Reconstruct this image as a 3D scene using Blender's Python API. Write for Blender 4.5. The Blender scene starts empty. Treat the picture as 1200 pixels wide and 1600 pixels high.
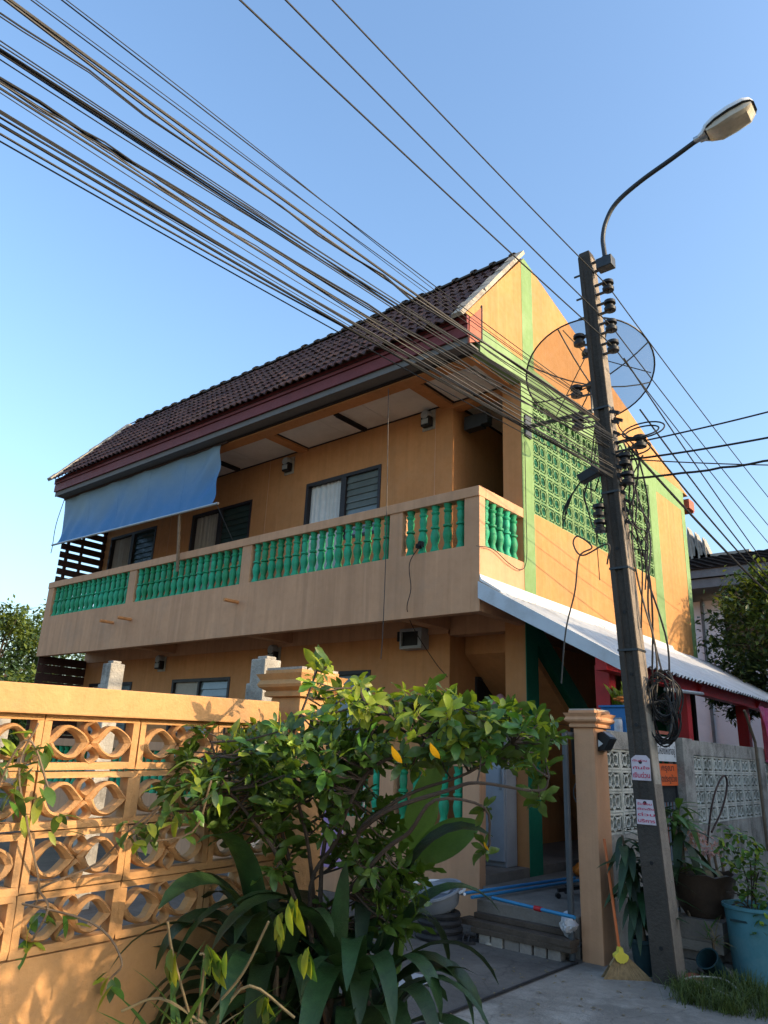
import bpy, bmesh, math, random
from math import sin, cos, pi, radians, sqrt, atan2
from mathutils import Vector, Matrix, Euler
random.seed(11)
S = bpy.context.scene
COL = S.collection
# ------------------------------------------------------------------ camera
YAW, PITCH, ROLL, FPX, CAMH = 0.707327, 0.317078, 0.0423277, 1149.75, 1.6
fw = Vector((-sin(YAW)*cos(PITCH), cos(YAW)*cos(PITCH), sin(PITCH)))
r0 = Vector((cos(YAW), sin(YAW), 0)); u0 = r0.cross(fw)
rt = r0*cos(ROLL)+u0*sin(ROLL); up = -r0*sin(ROLL)+u0*cos(ROLL)
CAM = Vector((0, 0, CAMH))
cd = bpy.data.cameras.new('camera'); cam = bpy.data.objects.new('camera', cd); COL.objects.link(cam)
cam.matrix_world = Matrix(((rt.x, up.x, -fw.x, 0), (rt.y, up.y, -fw.y, 0), (rt.z, up.z, -fw.z, CAMH), (0, 0, 0, 1)))
cd.sensor_fit = 'VERTICAL'; cd.sensor_height = 36; cd.lens = FPX/1600*36
cd.clip_start = 0.05; cd.clip_end = 1500
S.camera = cam
# ------------------------------------------------------------------ sky, sun, exposure
SUN_EL, SUN_AZ = radians(21), radians(17)          # azimuth from +X towards +Y
w = bpy.data.worlds.new('World'); S.world = w; w.use_nodes = True
nt = w.node_tree; bg = nt.nodes['Background']
sky = nt.nodes.new('ShaderNodeTexSky'); sky.sky_type = 'NISHITA'; sky.sun_disc = False
sky.sun_elevation = SUN_EL; sky.sun_rotation = pi/2-SUN_AZ
sky.altitude = 0; sky.air_density = 1.4; sky.dust_density = 3.2; sky.ozone_density = 4.2
nt.links.new(sky.outputs[0], bg.inputs[0]); bg.inputs[1].default_value = 0.15
sl = bpy.data.lights.new('sun', 'SUN'); sl.energy = 2.35; sl.angle = radians(0.55); sl.color = (1.0, 0.76, 0.48)
so = bpy.data.objects.new('sun', sl); COL.objects.link(so)
sd = Vector((cos(SUN_EL)*cos(SUN_AZ), cos(SUN_EL)*sin(SUN_AZ), sin(SUN_EL)))
so.rotation_euler = sd.to_track_quat('Z', 'Y').to_euler(); so.location = (30, 10, 30)
vs = S.view_settings; vs.view_transform = 'Standard'; vs.look = 'None'; vs.exposure = 1.42; vs.gamma = 1.0; vs.use_curve_mapping = False

# ------------------------------------------------------------------ photograph pixel -> point on a known plane
def ray(x, y): return rt*((x-600)/FPX)-up*((y-800)/FPX)+fw
def OZ(x, y, z=0.0): d = ray(x, y); return CAM+d*((z-CAMH)/d.z)
def OY(x, y, Y): d = ray(x, y); return CAM+d*(Y/d.y)
def OX(x, y, X): d = ray(x, y); return CAM+d*(X/d.x)
def DP(x, y, depth): return CAM+ray(x, y)*depth

# ------------------------------------------------------------------ materials
MATS = {}
def lin(c): return tuple(((v/255)/12.92 if v/255 <= .04045 else ((v/255+.055)/1.055)**2.4) for v in c)
def M(name, col, rough=.75, var=.18, scale=2.5, bump=.12, bscale=55, streak=0.0, dirt=None, damt=.5, dscale=1.2, spec=.3, metal=0, trans=0.0, objvar=0.0, coat=0, crack=0.0):
    m = bpy.data.materials.new(name); m.use_nodes = True; MATS[name] = m
    n = m.node_tree.nodes; L = m.node_tree.links
    b = n['Principled BSDF']; b.inputs['Roughness'].default_value = rough; b.inputs['Metallic'].default_value = metal
    b.inputs['Specular IOR Level'].default_value = spec; b.inputs['Coat Weight'].default_value = coat
    g = n.new('ShaderNodeNewGeometry')
    def noise(sc, det=5, vec=None, rgh=.6):
        t = n.new('ShaderNodeTexNoise'); t.inputs['Scale'].default_value = sc; t.inputs['Detail'].default_value = det; t.inputs['Roughness'].default_value = rgh
        L.new(vec if vec else g.outputs['Position'], t.inputs['Vector']); return t
    def mapr(sock, a, bb, c, d):
        t = n.new('ShaderNodeMapRange'); L.new(sock, t.inputs[0])
        for i, v in enumerate((a, bb, c, d)): t.inputs[i+1].default_value = v
        return t.outputs[0]
    def mix(fac, a, bb, mode='MIX'):
        t = n.new('ShaderNodeMix'); t.data_type = 'RGBA'; t.blend_type = mode
        if isinstance(fac, float): t.inputs[0].default_value = fac
        else: L.new(fac, t.inputs[0])
        for i, v in ((6, a), (7, bb)):
            if isinstance(v, tuple): t.inputs[i].default_value = (*v, 1)
            else: L.new(v, t.inputs[i])
        return t.outputs[2]
    base = tuple(col)
    n1 = noise(scale)
    c = mix(mapr(n1.outputs[0], .25, .75, 0, 1), tuple(min(1, v*(1+var)) for v in base), tuple(v*(1-var) for v in base))
    n2 = noise(scale*9, 4)
    c = mix(mapr(n2.outputs[0], .45, .8, 0, var*1.2), c, tuple(v*.6 for v in base))
    if objvar:
        oi = n.new('ShaderNodeObjectInfo')
        hs = n.new('ShaderNodeHueSaturation'); L.new(c, hs.inputs['Color'])
        L.new(mapr(oi.outputs['Random'], 0, 1, 1-objvar, 1+objvar), hs.inputs['Value'])
        L.new(mapr(oi.outputs['Random'], 0, 1, .5-objvar*.06, .5+objvar*.06), hs.inputs['Hue']); c = hs.outputs[0]
    if streak:
        mp = n.new('ShaderNodeMapping'); mp.inputs['Scale'].default_value = (7, 7, .35); L.new(g.outputs['Position'], mp.inputs[0])
        n3 = noise(1.0, 5, mp.outputs[0])
        c = mix(mapr(n3.outputs[0], .48, .75, 0, streak), c, tuple(v*.62 for v in base))
        mp2 = n.new('ShaderNodeMapping'); mp2.inputs['Scale'].default_value = (11, 11, .5); mp2.inputs['Location'].default_value = (5, 9, 3); L.new(g.outputs['Position'], mp2.inputs[0])
        n4 = noise(1.0, 4, mp2.outputs[0])
        c = mix(mapr(n4.outputs[0], .55, .8, 0, streak*.8), c, tuple(min(1, v*1.3+.04) for v in base))
    if dirt:
        n5 = noise(dscale, 8, rgh=.7)
        c = mix(mapr(n5.outputs[0], .5, .72, 0, damt), c, tuple(dirt))
    if crack:
        nd = noise(1.8, 5); ms_ = n.new('ShaderNodeVectorMath'); ms_.operation = 'MULTIPLY_ADD'; L.new(nd.outputs[1], ms_.inputs[0]); ms_.inputs[1].default_value = (.55,.55,.55); L.new(g.outputs['Position'], ms_.inputs[2])
        vo = n.new('ShaderNodeTexVoronoi'); vo.feature = 'DISTANCE_TO_EDGE'; vo.inputs['Scale'].default_value = crack; L.new(ms_.outputs[0], vo.inputs['Vector'])
        c = mix(mapr(vo.outputs['Distance'], .0, .009, .4, 0), c, tuple(v*.3 for v in base))
        n8 = noise(160, 3); c = mix(mapr(n8.outputs[0], .55, .75, 0, .5), c, tuple(v*.45 for v in base))
    L.new(c, b.inputs['Base Color'])
    rr = mapr(n2.outputs[0], .3, .7, rough*.85, min(1, rough*1.15)); L.new(rr, b.inputs['Roughness'])
    if bump:
        n6 = noise(bscale, 6); bp = n.new('ShaderNodeBump'); bp.inputs['Strength'].default_value = bump; bp.inputs['Distance'].default_value = .02
        L.new(n6.outputs[0], bp.inputs['Height']); L.new(bp.outputs[0], b.inputs['Normal'])
    if trans:
        tr = n.new('ShaderNodeBsdfTranslucent'); tc = mix(1.0, c, (1.6, 1.5, .45), 'MULTIPLY'); L.new(tc, tr.inputs[0])
        ms = n.new('ShaderNodeMixShader'); ms.inputs[0].default_value = trans
        L.new(b.outputs[0], ms.inputs[1]); L.new(tr.outputs[0], ms.inputs[2]); L.new(ms.outputs[0], n['Material Output'].inputs[0])
    return m
M('gable_orange', (.43, .21, .07), .8, .14, 1.1, .1, 45, streak=.5, dirt=(.36, .22, .11), damt=.35)
M('orange', (.52, .23, .085), .8, .14, 1.4, .1, 45, streak=.4, dirt=(.42, .27, .16), damt=.25)
M('peach', (.53, .285, .155), .8, .13, 1.3, .12, 45, streak=.55, dirt=(.36, .24, .16), damt=.4)
M('wall_orange', (.50, .27, .11), .85, .16, 3, .35, 38, streak=.28, dirt=(.26, .17, .10), damt=.5, dscale=4)
M('light_green', (.155, .255, .095), .75, .12, 1.7, .08, 50, streak=.3, dirt=(.36, .44, .27), damt=.3)
M('block_green', (.17, .28, .115), .75, .14, 4, .1, 60, dirt=(.25, .32, .16), damt=.35)
M('deep_green', (.008, .15, .085), .55, .15, 3, .05)
M('baluster_green', (.016, .29, .14), .55, .2, 9, .15, 60, dirt=(.07, .17, .10), damt=.6, dscale=11, objvar=.2)
M('roof_tile', (.064, .030, .023), .75, .3, 8, .35, 70, dirt=(.035, .03, .028), damt=.6, dscale=4, objvar=.22)
M('ridge_tile', (.05, .042, .036), .85, .35, 10, .4, 70, dirt=(.12, .11, .09), damt=.4, dscale=6, objvar=.2)
M('cement_pale', (.36, .32, .26), .9, .25, 6, .4, 50, dirt=(.10, .09, .08), damt=.55, dscale=3)
M('cement_old', (.36, .335, .29), .92, .3, 5, .6, 40, streak=.7, dirt=(.06, .052, .045), damt=.9, dscale=2.8)
M('fascia_red', (.17, .035, .035), .6, .15, 4, .1)
M('endcap_red', (.34, .10, .06), .7, .15, 6, .15)
M('soffit', (.15, .14, .13), .8, .12, 3, .05)
M('ceiling', (.68, .63, .57), .85, .1, 2, .03, dirt=(.3, .25, .2), damt=.3)
M('dark_trim', (.022, .017, .016), .6, .2, 5, .05)
M('wood_dark', (.045, .022, .018), .7, .35, 5, .25, 30, objvar=.2)
M('frame_dark', (.025, .022, .025), .5, .2, 8, .05)
M('curtain', (.62, .62, .60), .8, .1, 6, .1, 30)
M('curtain_tan', (.40, .36, .30), .8, .1, 6, .1, 30)
M('louvre_glass', (.13, .16, .155), .16, .15, 5, .02, spec=.7)
M('louvre_dark', (.03, .055, .05), .2, .15, 5, .02, spec=.7)
M('black', (.012, .012, .013), .5, .2, 8, .05)
M('rubber', (.02, .02, .022), .7, .25, 10, .15)
M('cable', (.012, .012, .012), .6, .2, 8, .05)
M('cable_pale', (.055, .05, .044), .6, .2, 8, .05)
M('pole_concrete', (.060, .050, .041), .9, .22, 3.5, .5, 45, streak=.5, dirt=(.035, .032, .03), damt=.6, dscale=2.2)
M('pole_sunlit', (.24, .20, .16), .9, .25, 3.5, .5, 45, streak=.5, dirt=(.06, .055, .05), damt=.55, dscale=2.2)  # lighter copy of the pole concrete, sunlight put into the colour
M('metal_grey', (.22, .25, .28), .45, .15, 6, .08, metal=.5)
M('gate_grey', (.07, .08, .09), .5, .2, 6, .08, metal=.4)
M('metal_dark', (.05, .055, .06), .5, .2, 6, .08, metal=.6)
M('galv', (.42, .44, .46), .42, .15, 5, .05, metal=.7)
M('lamp_white', (.62, .64, .66), .45, .08, 5, .03)
M('lamp_lens', (.52, .46, .36), .18, .15, 14, .15, 30, spec=.6)
M('zinc_white', (.62, .63, .63), .5, .1, 2, .05, dirt=(.4, .36, .30), damt=.4, dscale=3)
M('zinc_sheet', (.44, .455, .47), .5, .15, 2, .05, dirt=(.30, .27, .23), damt=.5, dscale=3)
M('barge_white', (.50, .55, .60), .55, .1, 2, .08, dirt=(.33, .33, .33), damt=.5, dscale=4)
M('red_paint', (.36, .012, .015), .45, .15, 4, .08, dirt=(.2, .01, .012), damt=.4, dscale=4)
M('tarp_blue', (.05, .19, .46), .55, .12, 2, .08, 18, trans=.18)
_m = MATS['tarp_blue']; _N = _m.node_tree.nodes; _L = _m.node_tree.links
_g = _N.new('ShaderNodeNewGeometry'); _sx = _N.new('ShaderNodeSeparateXYZ'); _L.new(_g.outputs['Position'], _sx.inputs[0])
_nz = _N.new('ShaderNodeTexNoise'); _nz.inputs['Scale'].default_value = 1.6; _nz.inputs['Detail'].default_value = 6; _L.new(_g.outputs['Position'], _nz.inputs['Vector'])
_ad = _N.new('ShaderNodeMath'); _ad.operation = 'MULTIPLY_ADD'; _ad.inputs[1].default_value = .8; _L.new(_nz.outputs[0], _ad.inputs[0]); _L.new(_sx.outputs[2], _ad.inputs[2])
_r = _N.new('ShaderNodeMapRange'); _L.new(_ad.outputs[0], _r.inputs[0]); _r.inputs[1].default_value = 6.1; _r.inputs[2].default_value = 6.9
_mx = _N.new('ShaderNodeMix'); _mx.data_type = 'RGBA'; _L.new(_r.outputs[0], _mx.inputs[0]); _mx.inputs[6].default_value = (.06,.19,.40,1); _mx.inputs[7].default_value = (.20,.27,.31,1)
_L.new(_mx.outputs[2], _N['Principled BSDF'].inputs['Base Color'])
for _t in _N:
    if _t.bl_idname == 'ShaderNodeBsdfTranslucent': _L.new(_mx.outputs[2], _t.inputs[0])
M('block_white', (.55, .54, .47), .9, .22, 5, .35, 50, dirt=(.14, .15, .11), damt=.7, dscale=5)
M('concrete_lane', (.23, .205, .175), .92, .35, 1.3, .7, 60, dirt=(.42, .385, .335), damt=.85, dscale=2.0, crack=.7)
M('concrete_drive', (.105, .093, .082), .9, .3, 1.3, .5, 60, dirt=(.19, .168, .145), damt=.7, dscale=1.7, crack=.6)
M('concrete_step', (.19, .165, .14), .92, .2, 4, .4, 50, dirt=(.09, .08, .07), damt=.5, dscale=3)
M('earth', (.10, .085, .065), .95, .3, 2, .6, 30, dirt=(.06, .07, .03), damt=.5)
M('plank', (.07, .05, .038), .85, .35, 6, .4, 30, objvar=.2)
M('brick_grey', (.25, .22, .19), .92, .2, 7, .5, 40, dirt=(.12, .1, .09), damt=.5, dscale=6, objvar=.2)
M('pipe_blue', (.03, .19, .38), .4, .1, 6, .03, objvar=.1)
M('tub_grey', (.20, .22, .25), .5, .15, 5, .05)
M('fridge_white', (.30, .32, .35), .5, .12, 4, .03)
M('white_plastic', (.60, .62, .64), .45, .08, 4, .03)
M('bark', (.07, .052, .04), .9, .3, 14, .4, 50)
M('stem_tan', (.18, .13, .085), .85, .3, 14, .3, 50)
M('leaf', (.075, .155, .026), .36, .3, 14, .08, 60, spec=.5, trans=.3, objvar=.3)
M('leaf_young_lit', (.27, .34, .04), .4, .25, 14, .08, 60, spec=.4, trans=.4, objvar=.25)  # young leaf green, lightened so the leaves look sunlit
M('leaf_yellow', (.52, .30, .02), .45, .25, 20, .08, 60, trans=.4)
M('leaf_strap', (.021, .052, .015), .48, .45, 16, .2, 70, spec=.5, trans=.15, objvar=.3)
M('leaf_big', (.075, .15, .03), .42, .2, 10, .1, 40, spec=.4, trans=.3)
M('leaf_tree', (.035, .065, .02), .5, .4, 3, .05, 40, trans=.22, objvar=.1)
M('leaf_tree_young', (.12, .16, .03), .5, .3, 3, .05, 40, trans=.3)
M('leaf_dry', (.22, .17, .09), .7, .3, 14, .1, 40, trans=.2, objvar=.2)
M('grass', (.085, .115, .032), .6, .55, 14, .05, 40, trans=.25)
M('petal_pink', (.48, .27, .25), .7, .25, 14, .05, trans=.25)
M('broom_straw', (.27, .18, .09), .85, .35, 25, .3, 120)
M('broom_yellow', (.62, .50, .06), .55, .1, 8, .05)
M('broom_handle', (.50, .12, .03), .5, .15, 8, .05)
M('pot_brown', (.065, .042, .03), .45, .3, 5, .15, 30, dirt=(.14, .11, .09), damt=.4, dscale=4)
M('barrel_blue', (.07, .20, .235), .55, .15, 4, .08, dirt=(.18, .32, .34), damt=.5, dscale=4)
M('pot_teal', (.012, .035, .04), .5, .2, 5, .05)
M('sign_white', (.62, .64, .64), .6, .08, 6, .02, dirt=(.42, .43, .42), damt=.4, dscale=9)
M('sign_orange', (.72, .13, .03), .6, .06, 6, .02)
M('ink_black', (.03, .028, .028), .6, 0, 5, 0)
M('ink_red', (.50, .05, .10), .6, 0, 5, 0)
M('paper', (.55, .47, .50), .75, .12, 12, .05, dirt=(.42, .34, .38), damt=.4, dscale=12)
M('white_house', (.84, .83, .84), .85, .06, 1.5, .08, 30, dirt=(.45, .45, .46), damt=.3)
M('grey_fascia', (.16, .165, .17), .85, .2, 4, .2, dirt=(.3, .3, .3), damt=.4)
M('tile_dark', (.035, .033, .036), .8, .4, 8, .4, 60, objvar=.2)
M('spike_concrete', (.30, .275, .24), .9, .2, 4, .3, dirt=(.12, .11, .1), damt=.4)
M('box_blue', (.02, .13, .33), .5, .15, 5, .05)
M('cloth_pink', (.50, .08, .20), .85, .35, 5, .15, 30, dirt=(.6, .4, .45), damt=.5, dscale=6, trans=.2)
M('cloth_blanket', (.36, .17, .17), .9, .3, 6, .3, 20)
M('cloth_lilac', (.40, .26, .48), .9, .25, 6, .2, 20)
M('bag_clear', (.42, .43, .46), .3, .35, 14, .5, 24, spec=.6)
M('floor_tile', (.33, .34, .35), .5, .1, 30, .05, 60)
M('shade_dark', (.035, .032, .03), .9, .3, 4, .2)
M('meter_grey', (.30, .31, .31), .5, .2, 8, .05)
M('orange_fruit', (.55, .16, .02), .6, .2, 9, .1)
M('neighbour_wall', (.55, .52, .46), .9, .1, 2, .1)
m = M('dish_mesh', (.05, .05, .05), .6, .1, 8, 0)
_n = m.node_tree; _t = _n.nodes.new('ShaderNodeBsdfTransparent'); _x = _n.nodes.new('ShaderNodeMixShader'); _x.inputs[0].default_value = .36
_n.links.new(_t.outputs[0], _x.inputs[1]); _n.links.new(_n.nodes['Principled BSDF'].outputs[0], _x.inputs[2]); _n.links.new(_x.outputs[0], _n.nodes['Material Output'].inputs[0])

# ------------------------------------------------------------------ mesh helpers
class MB:
    def __init__(s): s.v = []; s.f = []; s.sm = False
    def add(s, vs, fs):
        o = len(s.v); s.v += [Vector(p) for p in vs]; s.f += [tuple(i+o for i in f) for f in fs]; return s
    def box(s, a, b):
        x0, y0, z0 = a; x1, y1, z1 = b
        if x0 > x1: x0, x1 = x1, x0
        if y0 > y1: y0, y1 = y1, y0
        if z0 > z1: z0, z1 = z1, z0
        return s.add([(x0,y0,z0),(x1,y0,z0),(x1,y1,z0),(x0,y1,z0),(x0,y0,z1),(x1,y0,z1),(x1,y1,z1),(x0,y1,z1)],
                     [(0,3,2,1),(4,5,6,7),(0,1,5,4),(1,2,6,5),(2,3,7,6),(3,0,4,7)])
    def obox(s, c, ax, ay, az):   # oriented box: centre and half-axis vectors
        c, ax, ay, az = map(Vector, (c, ax, ay, az))
        return s.add([c-ax-ay-az,c+ax-ay-az,c+ax+ay-az,c-ax+ay-az,c-ax-ay+az,c+ax-ay+az,c+ax+ay+az,c-ax+ay+az],
                     [(0,3,2,1),(4,5,6,7),(0,1,5,4),(1,2,6,5),(2,3,7,6),(3,0,4,7)])
    def bar(s, p, q, wd, ht, upv=(0,0,1)):
        p, q = Vector(p), Vector(q); d = (q-p); a = d.normalized(); sd_ = a.cross(Vector(upv))
        if sd_.length < 1e-4: sd_ = a.cross(Vector((1,0,0)))
        sd_.normalize(); uu = sd_.cross(a)
        return s.obox((p+q)/2, d/2, sd_*wd/2, uu*ht/2)
    def tube(s, pts, rad, n=6, closed=False, cap=True):
        pts = [Vector(p) for p in pts]; m_ = len(pts)
        rr = rad if isinstance(rad, (list, tuple)) else [rad]*m_
        o = len(s.v); prev = None
        for i, p in enumerate(pts):
            if closed: t = pts[(i+1) % m_]-pts[i-1]
            else: t = pts[min(i+1, m_-1)]-pts[max(i-1, 0)]
            t.normalize()
            if prev is None:
                a = t.cross(Vector((0,0,1)))
                if a.length < .05: a = t.cross(Vector((1,0,0)))
            else: a = prev-t*prev.dot(t)
            a.normalize(); prev = a; b_ = t.cross(a)
            for k in range(n): s.v.append(p+(a*cos(2*pi*k/n)+b_*sin(2*pi*k/n))*rr[i])
        for i in range(m_ if closed else m_-1):
            j = (i+1) % m_
            for k in range(n): s.f.append((o+i*n+k, o+i*n+(k+1)%n, o+j*n+(k+1)%n, o+j*n+k))
        if cap and not closed:
            s.f.append(tuple(o+k for k in range(n))[::-1]); s.f.append(tuple(o+(m_-1)*n+k for k in range(n)))
        return s
    def lathe(s, prof, n=12, c=(0,0,0), axis=None):
        c = Vector(c); o = len(s.v)
        q = Vector((0,0,1)).rotation_difference(Vector(axis).normalized()) if axis is not None else None
        for r, z in prof:
            for k in range(n):
                p = Vector((r*cos(2*pi*k/n), r*sin(2*pi*k/n), z))
                s.v.append(c+(q @ p if q else p))
        for i in range(len(prof)-1):
            for k in range(n): s.f.append((o+i*n+k, o+i*n+(k+1)%n, o+(i+1)*n+(k+1)%n, o+(i+1)*n+k))
        s.f.append(tuple(o+k for k in range(n))[::-1]); s.f.append(tuple(o+(len(prof)-1)*n+k for k in range(n)))
        return s
    def prism(s, poly, d):     # polygon (3D points) extruded by vector d
        n = len(poly); d = Vector(d); P = [Vector(p) for p in poly]
        return s.add(P+[p+d for p in P], [tuple(range(n))[::-1], tuple(range(n, 2*n))]+[(i, (i+1)%n, n+(i+1)%n, n+i) for i in range(n)])
    def xf(s, mtx):
        s.v = [mtx @ p for p in s.v]; return s
    def merge(s, o, mtx=None): return s.add([mtx @ p for p in o.v] if mtx else o.v, o.f)
    def mesh(s, name, mat, off=None, smooth=False, bevel=0):
        me = bpy.data.meshes.new(name)
        vv = [(p-off) for p in s.v] if off is not None else s.v
        me.from_pydata([tuple(p) for p in vv], [], s.f)
        bm = bmesh.new(); bm.from_mesh(me)
        bmesh.ops.recalc_face_normals(bm, faces=bm.faces)
        if bevel: bmesh.ops.bevel(bm, geom=bm.edges[:], offset=bevel, segments=2, affect='EDGES', profile=.6, clamp_overlap=True)
        bm.to_mesh(me); bm.free()
        me.materials.append(MATS[mat])
        if smooth:
            for p in me.polygons: p.use_smooth = True
            try: me.set_sharp_from_angle(angle=radians(40))
            except Exception: pass
        return me
WO = {}
def tag(o, label=None, cat=None, group=None, kind=None):
    if label: o['label'] = label
    if cat: o['category'] = cat
    if group: o['group'] = group
    if kind: o['kind'] = kind
    return o
def root(name, loc, label, cat, group=None):
    o = bpy.data.objects.new(name, None); COL.objects.link(o); o.location = loc; o.empty_display_size = .1
    WO[o.name] = Vector(loc); return tag(o, label, cat, group)
def obj(name, mb, mat, parent=None, smooth=False, bevel=0, org=None, label=None, cat=None, group=None, kind=None):
    """world-space mesh builder -> one object, its origin at parent's origin (or org / base for a top-level thing)"""
    if parent is not None and org is None: off = WO[parent.name]
    elif org is not None: off = Vector(org)
    else:
        xs = [p.x for p in mb.v]; ys = [p.y for p in mb.v]; zs = [p.z for p in mb.v]
        off = Vector(((min(xs)+max(xs))/2, (min(ys)+max(ys))/2, min(zs)))
    o = bpy.data.objects.new(name, mb.mesh(name, mat, off, smooth, bevel)); COL.objects.link(o)
    WO[o.name] = off.copy()
    if parent is not None: o.parent = parent; o.location = off-WO[parent.name]
    else: o.location = off
    return tag(o, label, cat, group, kind)
def inst(name, me, loc, parent=None, rot=None, mtx=None, sc=None):
    o = bpy.data.objects.new(name, me); COL.objects.link(o); loc = Vector(loc); WO[o.name] = loc
    p = WO[parent.name] if parent is not None else Vector()
    if parent is not None: o.parent = parent
    if mtx is not None: o.matrix_basis = Matrix.Translation(loc-p) @ mtx
    else:
        o.location = loc-p
        if rot is not None: o.rotation_euler = rot
        if sc is not None: o.scale = sc
    return o
def struct(name, mb, mat, **k): return obj(name, mb, mat, kind='structure', **k)
def wall_y(mb, x0, x1, z0, z1, y0, y1, ops):   # wall parallel to X with rectangular openings
    xs = sorted({x0, x1, *[v for o in ops for v in o[:2]]}); zs = sorted({z0, z1, *[v for o in ops for v in o[2:]]})
    for i in range(len(xs)-1):
        run = None
        for j in range(len(zs)-1):
            cx, cz = (xs[i]+xs[i+1])/2, (zs[j]+zs[j+1])/2
            if any(o[0] < cx < o[1] and o[2] < cz < o[3] for o in ops):
                if run is not None: mb.box((xs[i], y0, run), (xs[i+1], y1, zs[j])); run = None
            elif run is None: run = zs[j]
        if run is not None: mb.box((xs[i], y0, run), (xs[i+1], y1, z1))
    return mb
def bez(pts, n):   # Catmull-Rom through points
    P = [Vector(p) for p in pts]; P = [P[0]*2-P[1]]+P+[P[-1]*2-P[-2]]; out = []
    for i in range(1, len(P)-2):
        for k in range(n):
            t = k/n; a, b, c, d = P[i-1:i+3]
            out.append(.5*((2*b)+(c-a)*t+(2*a-5*b+4*c-d)*t*t+(3*b-a-3*c+d)*t**3))
    out.append(P[-2]); return out
rnd = random.uniform
# ================================================================== SETTING
struct('ground', MB().add([(-400,-400,0),(400,-400,0),(400,400,0),(-400,400,0)], [(0,1,2,3)]), 'earth', org=(0,0,0))
struct('lane', MB().box((-3.17,-30,-.1),(2.4,60,.004)), 'concrete_lane')
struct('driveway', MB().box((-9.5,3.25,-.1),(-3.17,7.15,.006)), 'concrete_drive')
# ================================================================== HOUSE
X0, X1, YB, YW, YE = -15.47, -4.63, 7.2, 8.28, 14.98
ZF, ZC = 3.75, 6.68            # upper floor, upper ceiling
H = root('house', (-10.0, 11.0, 0), 'two-storey orange house with green balustrades and dark tiled roof', 'house')
UNITS = [(-8.87,-8.0,-7.17), (-12.13,-11.25,-10.31), (-15.17,-14.28,-13.38)]
ops = []
for a, m_, b in UNITS: ops += [(a, m_, ZF+.02, 6.0), (m_, b, 4.85, 6.0)]
obj('front_wall_upper', wall_y(MB(), X0, -5.8, ZF, ZC+.02, YW, YW+.14, ops), 'orange', H)
LOW = [(-8.9,-8.05,-7.2), (-12.12,-11.3,-10.42), (-15.12,-14.3,-13.48)]
opl = [(a, b, 1.75, 2.76) for a, m_, b in LOW]
obj('front_wall_lower', wall_y(MB(), X0, -5.8, .42, 3.3, YW, YW+.14, opl), 'orange', H)
obj('corridor_wall', MB().box((-5.94,YW+.14,.42),(-5.8,YE,ZC)), 'orange', H)
for x in (-6.12, -9.9, -12.9):
    obj('wall_joint', MB().box((x, YW-.004, ZF), (x+.012, YW+.01, ZC)), 'peach', H)
obj('porch_floor', MB().box((X0,YB+.02,0),(X1-.01,YE,.42)), 'concrete_step', H)
obj('floor_slab', MB().box((X0,YB+.12,3.42),(X1-.12,YE-.2,ZF)), 'peach', H)
# under-balcony beams
ub = MB()
for x in (-5.9, -9.0, -12.2): ub.box((x-.1, YB+.12, 3.25), (x+.1, YW, 3.43))
ub.box((X0, YW-.02, 3.2), (-5.82, YW+.12, 3.43)); ub.box((-5.82, YW, 3.17), (-4.93, YW+.2, 3.43))
obj('balcony_beam', ub, 'peach', H)
# balcony parapet
obj('balcony_parapet', MB().box((X0,YB,3.22),(X1-.12,YB+.12,4.04)).box((X1-.12,YB,3.22),(X1,8.27,4.04)), 'peach', H, bevel=.006)
obj('balcony_rail', MB().box((X0,YB-.015,4.65),(X1+.004,YB+.145,4.78)).box((X1-.135,YB+.145,4.65),(X1+.004,8.268,4.78)), 'peach', H, bevel=.008)
POSTS = [(-4.85,-4.632), (-6.045,-5.83), (-9.09,-8.865), (-12.34,-12.105), (-15.468,-15.23)]
for a, b in POSTS: obj('balcony_post', MB().box((a,YB+.002,4.035),(b,YB+.128,4.655)), 'peach', H)
# balusters
def baluster_mesh(h, r):
    pr = [(.95,0),(1,.03),(.72,.10),(.62,.16),(.9,.26),(1.0,.34),(.8,.44),(.62,.49),(.95,.51),(.95,.545),(.62,.565),(.72,.64),(.80,.72),(.66,.80),(.9,.83),(.9,.86),(.66,.88),(.8,.94),(.95,1)]
    return MB().lathe([(a*r, z*h) for a, z in pr], 10).mesh('baluster', 'baluster_green', None, True)
bal = baluster_mesh(.62, .062)
for (a, b), n in zip([(-5.83,-4.85), (-8.865,-6.045), (-12.105,-9.09), (-15.23,-12.34)], (5, 16, 17, 16)):
    for i in range(n): inst('baluster', bal, (a+(b-a)*(i+.5)/n, YB+.066+rnd(-.006,.006), 4.036), H, rot=(rnd(-.012,.012),rnd(-.015,.015),rnd(0,6)))
for i in range(5): inst('baluster', bal, (X1-.066, 7.42+i*.172, 4.036), H, rot=(0,0,rnd(0,6)))
obj('side_post', MB().box((X1-.125,YB+.128,4.035),(X1-.003,7.33,4.655)), 'peach', H)
# porch parapet below
obj('porch_parapet', MB().box((X0,YB,0),(X1,YB+.12,.86)), 'peach', H, bevel=.006)
obj('porch_rail', MB().box((X0,YB-.015,1.5),(X1+.004,YB+.145,1.63)), 'peach', H, bevel=.008)
for a, b in POSTS: obj('porch_post', MB().box((a,YB+.002,.855),(b,YB+.128,1.505)), 'peach', H)
balp = baluster_mesh(.645, .062)
for (a, b), n in zip([(-5.83,-4.85), (-8.865,-6.045), (-12.105,-9.09), (-15.23,-12.34)], (5, 14, 15, 14)):
    for i in range(n): inst('baluster', balp, (a+(b-a)*(i+.5)/n, YB+.066, .857), H)
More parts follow.
